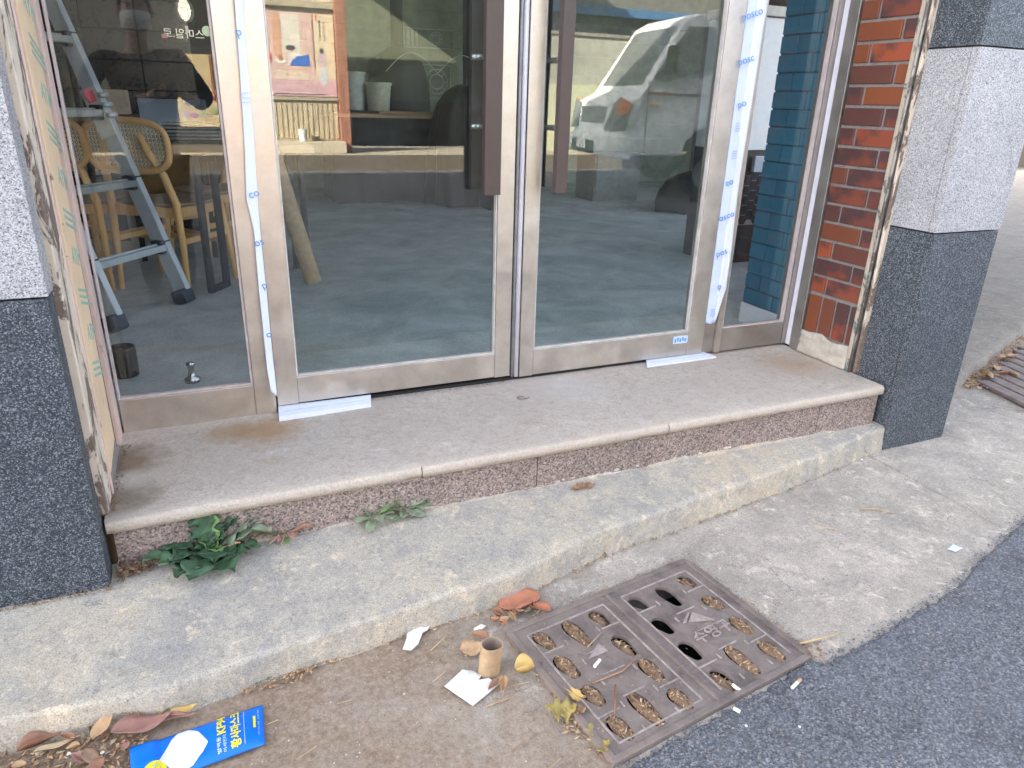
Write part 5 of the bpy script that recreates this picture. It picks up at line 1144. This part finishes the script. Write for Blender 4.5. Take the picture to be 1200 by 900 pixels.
# soggy yellow leaf mush at drain's lower left
for k, (b, t_, w, mt, lb) in enumerate([((.565,-1.262),(.625,-1.292),.04,M_LYG,'yellowed soggy leaf lying over the left drain edge'), ((.60,-1.285),(.645,-1.30),.03,M_LTAN,'brown mushy leaf against the yellowed leaf on the drain edge'), ((.632,-1.262),(.655,-1.245),.034,M_LYEL,'round bright yellow leaf bit on the left drain edge'), ((.615,-1.40),(.65,-1.392),.02,M_LYG,'yellow green scrap near the bottom of the drain frame'), ((.625,-1.365),(.635,-1.335),.014,M_LYG,'thin yellow green strip along the drain frame')]):
    Lf(b, t_, w, mt, lb, 'lobed', .12, .9, .008, tooth=.15, roll=.3*(-1)**k)
# cardboard tube
ct_ = MB(); 
def ovp(r0, z, k): return (r0*1.08*math.cos(k), r0*.93*math.sin(k)*(1+.06*math.cos(2*k)), z)
def tubef(u, v):
    a = u*6.2832; k = round(v*5); rr_, z = [(.0235,0),(.024,.03),(.0245,.085),(.0225,.0852),(.022,.04),(.0215,.001)][k]; return ovp(rr_, z, a)
o = ct_.grid(33, 6, tubef).ob('cardboard_tube', [M_CARD, M_CARDIN], smooth=False)
for p in o.data.polygons: p.material_index = 1 if p.index >= 32*3 else 0
o.matrix_world = Matrix.Translation((.497,-1.105,zg(.497,-1.105)+.003)) @ Matrix.Rotation(R(4), 4, 'X') @ Matrix.Rotation(R(3), 4, 'Y'); tag(o, 'short open cardboard tube standing upright left of the drain cover', 'cardboard tube')
# papers
def sheet(label, pts, lift=.004, seed=1, mat=M_PAPER, cat='paper', nm='paper_scrap'):
    n = len(pts); c = sum((Vector(p) for p in pts), Vector((0,0)))/n; m = MB(); rings = []
    for k, s in enumerate((1, .66, .33)):
        for p in pts:
            q = c.lerp(Vector(p), s); rings.append((q.x, q.y, zg(q.x, q.y)+.005+lift*(.4+.8*abs(nz(q.x*40, q.y*40, seed)))+ (.0 if s == 1 else .002)))
    rings.append((c.x, c.y, zg(*c)+.005+lift)); fs = [(r_*n+i, r_*n+(i+1) % n, (r_+1)*n+(i+1) % n, (r_+1)*n+i) for r_ in range(2) for i in range(n)]+[(2*n+i, 2*n+(i+1) % n, 3*n) for i in range(n)]
    return tag(m.add(rings, fs).ob(nm, mat, solid=.0008), label, cat)
sheet('white square of paper with a torn notch beside the cardboard tube', [(.385,-1.115),(.440,-1.083),(.462,-1.093),(.475,-1.115),(.452,-1.135),(.488,-1.128),(.500,-1.155),(.425,-1.190)], .005)
sheet('crumpled white tissue lying by the foot of the kerb', [(.368,-.908),(.398,-.903),(.412,-.918),(.402,-.932),(.388,-.936),(.368,-.968),(.345,-.985),(.328,-.972),(.345,-.945),(.352,-.925)], .012, 3)
sheet('tiny white tissue scrap above the cardboard tube', [(.512,-.965),(.535,-.958),(.545,-.968),(.530,-.975),(.522,-.985),(.510,-.978)], .008, 5)
sheet('pale blue speck of paper on the pavement near the column', [(2.0,-1.15),(2.04,-1.14),(2.05,-1.165),(2.01,-1.17)], .002, 7, M_FILM2)
for k, (x, y) in enumerate([(.955,-1.455),(1.062,-1.50),(-.36,-1.01),(-.30,-1.03),(.735,-1.075),(.44,-1.085),(2.23,-.62)]):
    s_ = .0045; sheet(['white chip on the asphalt below the drain','white fleck on the asphalt near the bottom edge','white petal-like scrap in the leaf litter','smaller white scrap in the leaf litter','white bird speck on the left drain plate','white crumb at the corner of the square paper','white scrap on the step end by the column'][k], [(x+s_*math.cos(a)*(1+.3*math.sin(a*3+k)), y+s_*math.sin(a)) for a in [q*1.047 for q in range(6)]], .003, k)
def butt(label, a, b, z=.008, tip=True):
    t = thing('cigarette_butt', label, 'cigarette butt', (a[0], a[1], zg(*a)+z)); A = Vector((*a, zg(*a)+z)); B = Vector((*b, zg(*b)+z)); Mx = A.lerp(B, .62)
    MB().tube([A, Mx], .0042, 10).ob('paper_end', M_PAPER, t, smooth=False)
    MB().tube([Mx, B], .0043, 10).ob('filter', M_LTAN if tip else M_PAPER, t, smooth=False)
butt('cigarette butt with tan filter on the asphalt right of the drain', (1.122,-1.414), (1.158,-1.402), .016)
butt('white cigarette butt on the left drain plate', (.729,-1.191), (.752,-1.177), .015, False)
butt('white cigarette end beside the lowest slot of the right drain plate', (1.000,-1.355), (1.004,-1.375), .014, False)
butt('cigarette butt tucked by the bottom edge of the drain frame', (.955,-1.412), (.962,-1.425), .016, False)
def twig(label, pts, rr_, mat=M_STRAW, z=.006): tag(MB().tube([(x, y, zg(x, y)+z+dz) for x, y, dz in pts], rr_, 6).ob('straw', mat, smooth=True), label, 'straw')
twig('long pale straw at the right corner of the drain', [(1.245,-1.305,.004),(1.31,-1.315,.010),(1.372,-1.315,.006)], .003)
twig('pale straw lying on the pavement below the column', [(1.93,-.88,0),(1.98,-.905,.003),(2.02,-.945,0)], .0022); twig('thin straw on the pavement left of the long one', [(1.70,-.90,0),(1.76,-.96,.002)], .0016)
twig('thin brown twig across the left drain plate', [(.70,-1.235,.010),(.78,-1.23,.012),(.835,-1.205,.010)], .002, M_LBROWN); twig('second brown twig crossing the left drain plate', [(.70,-1.33,.010),(.745,-1.26,.012)], .002, M_LBROWN); twig('straw stuck across the joint of the drain plates', [(.745,-1.13,.010),(.80,-1.10,.012)], .0016)
twig('yellow straw beside the square paper', [(.455,-1.20,0),(.515,-1.198,.003)], .0018); twig('thin straw left of the square paper', [(.365,-1.09,0),(.42,-1.065,.003)], .0012); twig('bent straw on the dirty pavement below the tissue', [(.39,-.995,0),(.43,-.97,.003),(.44,-.965,.004)], .0012)
rr = random.Random(77)
for its, f_ in ((ORD_A, '{n} small curled {c} leaf in the lower left litter heap'), (ORD_B, '{n} small crumpled {c} leaf heaped at the drain corner'), (ORD_C, '{n} {c} leaf by the low kerb right of the column')): order_labels(its, f_)
_it = []
for k in range(34):
    x = rr.uniform(-.1, .95); y = rr.uniform(interp(ASPH, x)+.05, interp(EDGE, x)-.05)
    if Dinv(x, y)[0] > -.05 and x > .55: continue
    a = rr.uniform(-.3, 1.0); L = rr.uniform(.015, .05); mm_ = rr.choice([M_STRAW, M_LBROWN]); o = MB().tube([(0, 0, 0), (L*math.cos(a), L*math.sin(a), .003)], .0009, 5).ob('pine_needle', mm_); o.location = (x, y, zg(x, y)+.006); _it.append((o, {M_STRAW: 'pale', M_LBROWN: 'brown'}[mm_])); tag(o, 'thin dry needle lying on the dirty pavement', 'needle', 'dry needles on the pavement')
order_labels(_it, '{n} thin {c} dry needle on the dirty pavement')
# blue mask packet
PK = [Vector((-.250,-1.045)), Vector((.004,-1.022)), Vector((-.002,-1.128)), Vector((-.240,-1.150))]   # far-left, far-right, near-right, near-left
def PP(u, v, dz=0):
    p = (PK[3].lerp(PK[2], u)).lerp(PK[0].lerp(PK[1], u), v); e = min(u, 1-u, .5)*2; f = min(v, 1-v)*2
    z = .004+.010*max(0, min(1, e*3)*min(1, f*2.5))**.6+.003*math.sin(u*9+v*3)*f+(.006*(1-u) if u < .2 else 0)
    return Vector((p.x, p.y, zg(p.x, p.y)+z+dz+.004))
_t = MT('packet_blue', rough=.3); _t.color(_t.mix(_t.ramp(_t.noise(55, 7, .75), [(.58, 0), (.78, .45)]), (.002,.17,.74), (.16,.25,.45))); _t.rough(_t.ramp(_t.noise(20, 5), [(.3, .22), (.7, .5)])); _t.bump(_t.noise(30, 4), .35, .003); M_PBLUE = _t.m; M_PYEL = simple('packet_yellow', (.85,.74,.02), .35, var=.03, bump=0); M_PWHITE = simple('packet_white', (.75,.78,.82), .35, var=.03, bump=0)
pk = MB().grid(40, 18, lambda u, v: PP(u, v)).ob('mask_packet', M_PBLUE, smooth=True, solid=.0015); tag(pk, 'bright blue face mask packet with yellow lettering lying at the lower left', 'packet')
def pprint(fn, nx, ny, mat, nm): MB().grid(nx, ny, fn).ob(nm, mat, pk, smooth=True)
mk = [(.20,.40),(.30,.80),(.345,.93),(.42,.93),(.50,.75),(.565,.44),(.52,.25),(.44,.06),(.36,.02),(.27,.16)]
mc = (.39, .5)
def maskf(u, v):
    t = u*len(mk); i = int(t) % len(mk); f = t-int(t); a, b = mk[i], mk[(i+1) % len(mk)]; x = a[0]+(b[0]-a[0])*f; y = a[1]+(b[1]-a[1])*f
    return PP(mc[0]+(x-mc[0])*(1-v), mc[1]+(y-mc[1])*(1-v), .0020)
pprint(maskf, 41, 6, M_PWHITE, 'mask_picture')
pprint(lambda u, v: PP(.165+.088*(1-v)*math.cos(u*6.2832), .16+.215*(1-v)*math.sin(u*6.2832), .0028), 33, 5, M_PYEL, 'round_badge')
def ptext(body, u0, u1, v0, v1, mat, nm='lettering', rot=True, bold=0):
    cu = bpy.data.curves.new(nm, 'FONT'); cu.body = body; cu.size = 1; cu.resolution_u = 2; cu.offset = bold
    t = bpy.data.objects.new(nm, cu); COL.objects.link(t); me = bpy.data.meshes.new_from_object(t.evaluated_get(bpy.context.evaluated_depsgraph_get())); bpy.data.objects.remove(t)
    xs = [v.co.x for v in me.vertices]; ys = [v.co.y for v in me.vertices]
    if not xs: return
    x0, x1, y0, y1 = min(xs), max(xs), min(ys), max(ys)
    for v in me.vertices:
        fx, fy = (v.co.x-x0)/(x1-x0), (v.co.y-y0)/(y1-y0)
        v.co = PP(u1-(u1-u0)*fy, v0+(v1-v0)*fx, .0036)
    me.materials.clear(); me.materials.append(mat); o = bpy.data.objects.new(nm, me); COL.objects.link(o); o.parent = pk; o.matrix_parent_inverse = Matrix.Identity(4)
ptext('황사마스크', .735, .82, .08, .95, M_PYEL, bold=.03); ptext('KF94', .635, .705, .47, .95, M_PYEL, bold=.03)
ptext('방역용', .630, .662, .08, .42, M_PWHITE, bold=.01); ptext('미세먼지', .678, .705, .08, .42, M_PWHITE); ptext('REAL', .15, .19, .02, .32, M_BLUEINK); ptext('MASK', .20, .215, .05, .28, M_BLUEINK)
pprint(lambda u, v: PP(.845+.004*u, .1+.82*v, .0028), 2, 16, M_FILM2, 'thin_line'); pprint(lambda u, v: PP(.918+.02*u, .42+.3*v, .0028), 3, 8, M_PYEL, 'yellow_bar'); 
ptext('끈조절 대형', .955, .966, .2, .85, M_FILM2)
# weeds on the step
def weed(name, label, c, specs, zf, stems=0):
    t = thing(name, label, 'weed', (c[0], c[1], zf(*c)))
    for k, (a, L, w, mt, shp, pit_, d0) in enumerate(specs):
        if shp == 'lobed': L *= 1.2; w *= .92; pit_ = pit_*1.1+.04
        b = (c[0]+d0*math.cos(a), c[1]+d0*math.sin(a)); tip = (b[0]+L*math.cos(a), b[1]+L*math.sin(a))
        o = put_leaf('leaf', leaf_mesh('leaf', L, w, mt, k*7+3, .18, -.35 if pit_ > .3 else -.1, .10 if shp == 'lobed' else .04, shp), b, tip, zf(*b)+.006+(k*7 % 11)*.002, None, par=t, pitch=pit_, roll=rnd.uniform(-.25, .25))
    for k in range(stems):
        a = rnd.uniform(0, 6.28); MB().tube([(c[0], c[1], zf(*c)+.004), (c[0]+.03*math.cos(a), c[1]+.03*math.sin(a)*.6-.005, zf(*c)+.025), (c[0]+.06*math.cos(a), c[1]+.05*math.sin(a)*.6-.01, zf(*c)+.012)], .0014, 5).ob('dry_stem', M_STRAW, t)
    return t
G_, H_, Y_ = M_LGREEN, M_LGREEN2, M_LGREY
weed('weed_plant', 'dark green jagged weed rooted at the left foot of the granite riser', (-.07,-.553), [
    (R(185),.135,.045,G_,'lobed',.18,.0),(R(200),.10,.05,G_,'lobed',.10,.01),(R(172),.09,.035,G_,'lobed',.35,.01),
    (R(120),.085,.06,G_,'lobed',1.05,.0),(R(100),.095,.06,G_,'lobed',1.15,.0),(R(140),.07,.05,G_,'lobed',.8,.0),(R(70),.09,.05,H_,'lobed',1.0,.0),
    (R(48),.105,.05,G_,'lobed',.95,.01),(R(30),.115,.055,G_,'lobed',.75,.01),(R(15),.11,.05,Y_,'lobed',.4,.02),(R(2),.125,.05,Y_,'lobed',.25,.01),
    (R(-18),.10,.05,G_,'lobed',.15,.01),(R(-40),.085,.045,G_,'lobed',.1,.01),(R(-68),.105,.06,G_,'lobed',.08,.01),(R(-85),.085,.05,G_,'lobed',.15,.0),(R(-110),.11,.06,G_,'lobed',.08,.01),(R(-130),.10,.055,G_,'lobed',.1,.01),(R(-150),.085,.045,G_,'lobed',.12,.01),
    (R(85),.05,.035,H_,'lobed',.9,.0),(R(20),.05,.035,H_,'lobed',.8,.0),(R(160),.05,.03,H_,'lobed',.7,.0),(R(-60),.05,.03,H_,'lobed',.5,.0),
    (R(195),.05,.018,M_LBROWN,'lance',.25,.01),(R(-15),.06,.016,M_LTAN,'lance',.3,.02)], ztop, 7)
weed('weed_plant', 'small pale green rosette weed, left of the pair below the riser', (.372,-.538), [(R(a),L,w,m,'spoon',p,.004) for a, L, w, m, p in ((180,.06,.026,Y_,.2),(205,.062,.026,Y_,.1),(240,.07,.028,Y_,.05),(275,.05,.022,Y_,.1),(310,.055,.022,Y_,.1),(150,.06,.026,H_,.7),(115,.06,.026,H_,.9),(80,.06,.024,H_,.9),(40,.06,.026,H_,.6),(10,.06,.026,H_,.3),(350,.05,.02,Y_,.2))], ztop, 0)
weed('weed_plant', 'small green rosette weed with one orange leaf, right of the pair', (.465,-.532), [(R(a),L,w,m,'spoon',p,.004) for a, L, w, m, p in ((185,.06,.03,H_,.5),(150,.055,.04,H_,.8),(120,.03,.02,M_LRED,.7),(95,.075,.03,Y_,1.0),(55,.06,.024,H_,.8),(35,.065,.022,H_,.6),(10,.075,.032,Y_,.2),(-8,.07,.03,Y_,.1),(-45,.055,.028,Y_,.05),(-85,.05,.026,Y_,.05),(-120,.045,.026,Y_,.1),(215,.06,.03,Y_,.1))], ztop, 0)
weed('withered_weed', 'withered reddish weed sprig between the two green weeds', (.125,-.543), [(R(a),L,.014,m,'spoon',p,.0) for a, L, m, p in ((200,.05,M_LPINK,.2),(235,.05,M_LPINK,.1),(260,.045,H_,.1),(290,.05,M_LPINK,.05),(175,.07,M_MOSS,.15),(20,.05,M_LPINK,.1),(5,.07,M_LBROWN,.05))], ztop, 3)
cl = MB(); rr = random.Random(8)
for k in range(150):
    a, q = rr.uniform(0, 6.28), rr.random()**.6; x, y = 1.03+.045*q*math.cos(a), -.573+.022*q*math.sin(a); flake(cl, (x, y, ztop(x, y)+.004+.018*(1-q)*rr.random()), .005, rr, .8)
tag(cl.ob('moss_clump', M_LBROWN), 'dry brown moss clump at the middle of the granite riser foot', 'moss clump', kind='stuff')
cl = MB()
for k in range(420):
    x, y = -.285+abs(rr.gauss(0, .035)), -.54-abs(rr.gauss(0, .018)); flake(cl, (x, y, ztop(x, y)+.003+rr.random()*.02), .007, rr, .8)
for k in range(120):
    x = rr.uniform(-.6, -.3); flake(cl, (x, -.607+rr.gauss(0, .005), ztop(x, -.61)+.004+rr.random()*.006), .005, rr, .8)
for k in range(160):
    x = rr.uniform(-.29, -.24); y = rr.uniform(-.5, -.1); flake(cl, (-.285+abs(rr.gauss(0, .012)), y, .002+rr.random()*.004), .004, rr, .6)
for k in range(90):
    x = rr.uniform(.25, 1.0); flake(cl, (x, rr.gauss(-.008, .006), .001), .004, rr, .5)
tag(cl.ob('dry_litter', M_DEBRIS), 'brown dry litter gathered in the corner by the left column', 'litter', kind='stuff')
wr = MB().tube([(.985+.018*math.cos(a)+.01*a*.3, -.17+.012*math.sin(a), .001) for a in [q*.4 for q in range(17)]], .0014, 5).ob('wire_scrap', simple('brown_wire', (.16,.09,.09), .5), smooth=True); tag(wr, 'bent scrap of dark wire lying on the middle of the step', 'wire')

# ================================================================== PHOTOGRAPHER (mirrored in the left pane)
def skin(name, pts, edges, mat, par=None, sub=2, solid=0):
    me = bpy.data.meshes.new(name); me.from_pydata([p[0] for p in pts], edges, []); me.materials.append(mat)
    o = bpy.data.objects.new(name, me); COL.objects.link(o)
    m = o.modifiers.new('skin', 'SKIN'); m.use_smooth_shade = True
    if not me.skin_vertices: return o
    for sv_, p in zip(me.skin_vertices[0].data, pts): sv_.radius = p[1] if isinstance(p[1], tuple) else (p[1], p[1]); sv_.use_root = False
    me.skin_vertices[0].data[0].use_root = True
    s = o.modifiers.new('sub', 'SUBSURF'); s.levels = sub; s.render_levels = sub
    if par is not None: o.parent = par; o.matrix_parent_inverse = Matrix.Translation(-par.location)
    return o
def chain(*runs):
    pts, edges, idx = [], [], {}
    for run in runs:
        prev = None
        for nm, co, rd in run:
            if co is not None: idx[nm] = len(pts); pts.append((co, rd))
            if prev is not None: edges.append((prev, idx[nm]))
            prev = idx[nm]
    return pts, edges
M_SKINP = simple('skin', (.52,.33,.25), .55, var=.05, bump=.05); M_JACK = simple('charcoal_jacket', (.030,.031,.034), .85, bump=.3); M_TROU = simple('dark_trousers', (.035,.035,.04), .9)
GZ = zg(-.2, -2.6)+.012
ps = thing('person', 'person in dark jacket and white mask holding up a phone, mirrored in glass', 'person', (-.18, -2.62, GZ))
phc = CAM_POS-fw*.016
hl, hr = phc-rt2*.105-up2*.02-fw*.02, phc+rt2*.055-up2*.03-fw*.02
def hand_runs(tag_, wrist, palm, side, shift):
    runs = []; d = (palm-wrist).normalized()
    for k in range(4):
        o = up2*(.028-.019*k); L = [.030,.034,.032,.025][k]
        a = palm+o*.9; runs.append([('palm'+tag_, None, 0), (f'{tag_}k{k}', a+d*.03, .009), (f'{tag_}m{k}', a+d*.045+fw*.022+side*(-.006), .0085), (f'{tag_}t{k}', a+d*.035+fw*(.022+L*.2)+side*-.022, .0075)])
    runs.append([('palm'+tag_, None, 0), (f'{tag_}th0', palm-fw*.018-up2*.02, .011), (f'{tag_}th1', palm-fw*.022-side*.03-up2*.005, .010), (f'{tag_}th2', palm-fw*.02-side*.052+up2*.008, .008)])
    return runs
Zs = GZ
sh_l, sh_r = Vector((-.375,-2.56,1.15)), Vector((.005,-2.56,1.15)); el_l, el_r = Vector((-.50,-2.50,.93)), Vector((.15,-2.52,.95))
runs = [[('pel', Vector((-.18,-2.62,.62)), .13), ('waist', Vector((-.18,-2.62,.78)), .12), ('chest', Vector((-.18,-2.62,1.02)), (.15,.11)), ('neckb', Vector((-.18,-2.60,1.17)), .065), ('neck', Vector((-.175,-2.575,1.25)), .052), ('jaw', Vector((-.165,-2.545,1.31)), (.062,.07)), ('skull', Vector((-.163,-2.56,1.41)), (.078,.095)), ('crown', Vector((-.163,-2.565,1.475)), (.06,.075))]]
runs += [[('chest', None, 0), ('shl', sh_l, .06), ('ell', el_l, .042), ('wrl', hl-Vector((.045,.02,.03)), .027), ('palml', hl, .026)], [('chest', None, 0), ('shr', sh_r, .06), ('elr', el_r, .042), ('wrr', hr+Vector((.04,-.03,-.035)), .027), ('palmr', hr, .026)]]
runs += hand_runs('l', hl-Vector((.045,.02,.03)), hl, -rt2, 0)+hand_runs('r', hr+Vector((.04,-.03,-.035)), hr, rt2, 0)
for s, sx in (('l', -.28), ('r', -.08)):
    runs.append([('pel', None, 0), ('hip'+s, Vector((sx,-2.62,.55)), .085), ('knee'+s, Vector((sx-.01,-2.60,.18)), .055), ('ank'+s, Vector((sx-.01,-2.63,GZ+.08)), .038)])
skin('body', *chain(*runs), M_SKINP, ps)
jr = [[('pel', Vector((-.18,-2.62,.60)), .155), ('waist', Vector((-.18,-2.62,.78)), .15), ('chest', Vector((-.18,-2.62,1.02)), (.18,.14)), ('col', Vector((-.18,-2.605,1.175)), .085), ('coll', Vector((-.178,-2.59,1.215)), .068)], [('chest', None, 0), ('shl', sh_l, .078), ('ell', el_l, .062), ('wrl', hl-Vector((.065,.03,.045)), .042)], [('chest', None, 0), ('shr', sh_r, .078), ('elr', el_r, .062), ('wrr', hr+Vector((.06,-.045,-.05)), .042)]]
skin('jacket', *chain(*jr), M_JACK, ps)
tr_ = [[('pel', Vector((-.18,-2.62,.60)), .145)]]+[[('pel', None, 0), ('hip'+s, Vector((sx,-2.62,.52)), .10), ('knee'+s, Vector((sx-.01,-2.60,.18)), .075), ('ank'+s, Vector((sx-.01,-2.63,GZ+.07)), .06)] for s, sx in (('l', -.28), ('r', -.08))]
skin('trousers', *chain(*tr_), M_TROU, ps)
for sx in (-.29, -.09): 
    m = MB(); m.grid(25, 6, lambda u, v: (sx+.048*(1+.1*math.cos(u*6.28))*math.cos(u*6.2832)*[1,1.02,.95,.8,.5,0][round(v*5)], -2.57+.135*math.sin(u*6.2832)*[1,1.02,.97,.85,.55,0][round(v*5)], GZ+[0,.02,.05,.08,.095,.10][round(v*5)])).ob('shoe', M_BLACK, ps, smooth=True)
fc = Vector((-.163,-2.56,1.40))
M_HAIR = simple('black_hair', (.012,.011,.011), .6, bump=.6)
def hairf(u, v):
    a = u*6.2832; el = R(-8+98*v); front = math.sin(a); low = .0 if front < .25 else .05*max(0, front)*(1-v)
    return (fc.x+.088*math.cos(a)*math.cos(el), fc.y-.005+.108*math.sin(a)*math.cos(el), fc.z+.035+low+.092*math.sin(el)+.003*nz(a*6, v*9))
MB().grid(41, 12, hairf).ob('hair', M_HAIR, ps, smooth=True)
def maskm(u, v):
    a = R(-78+156*u); h = v*2-1; puff = .020*(1-h*h)*math.cos(a); return (fc.x+(.078+puff*.3)*math.sin(a), fc.y+.015+(.085+puff)*math.cos(a)*(1-.1*abs(h)), fc.z-.055+.052*h*(1-.25*abs(math.sin(a))))
MB().grid(25, 11, maskm).ob('face_mask', M_PAPER, ps, smooth=True, solid=.002)
for sx in (-1, 1):
    MB().lathe([(0,-.013),(.009,-.009),(.0125,0),(.009,.009),(0,.013)], (fc.x+sx*.031, fc.y+.082, fc.z+.018), 12).ob('eye', simple('dark_eye', (.05,.035,.03), .2), ps, smooth=True)
    MB().tube([(fc.x+sx*.048, fc.y+.082, fc.z+.043), (fc.x+sx*.03, fc.y+.092, fc.z+.048), (fc.x+sx*.014, fc.y+.094, fc.z+.043)], .0035, 6).ob('eyebrow', M_HAIR, ps, smooth=True)
    MB().lathe([(0,-.03),(.010,-.022),(.014,0),(.013,.018),(0,.032)], (fc.x+sx*.083, fc.y-.005, fc.z-.005), 10).ob('ear', M_SKINP, ps, smooth=True)
ph = thing('smartphone', 'dark smartphone held up by the mirrored photographer', 'phone', tuple(phc))
PM = Matrix(((rt2.x, up2.x, -fw.x, phc.x), (rt2.y, up2.y, -fw.y, phc.y), (rt2.z, up2.z, -fw.z, phc.z), (0,0,0,1)))
MB().box(-.118, .042, -.038, .040, .0, .008, PM).ob('phone_body', simple('phone_black', (.015,.016,.018), .15), ph, bevel=.003)
MB().box(-.112, .036, -.034, .036, .0082, .0088, PM).ob('screen', simple('phone_screen', (.01,.01,.012), .08), ph)
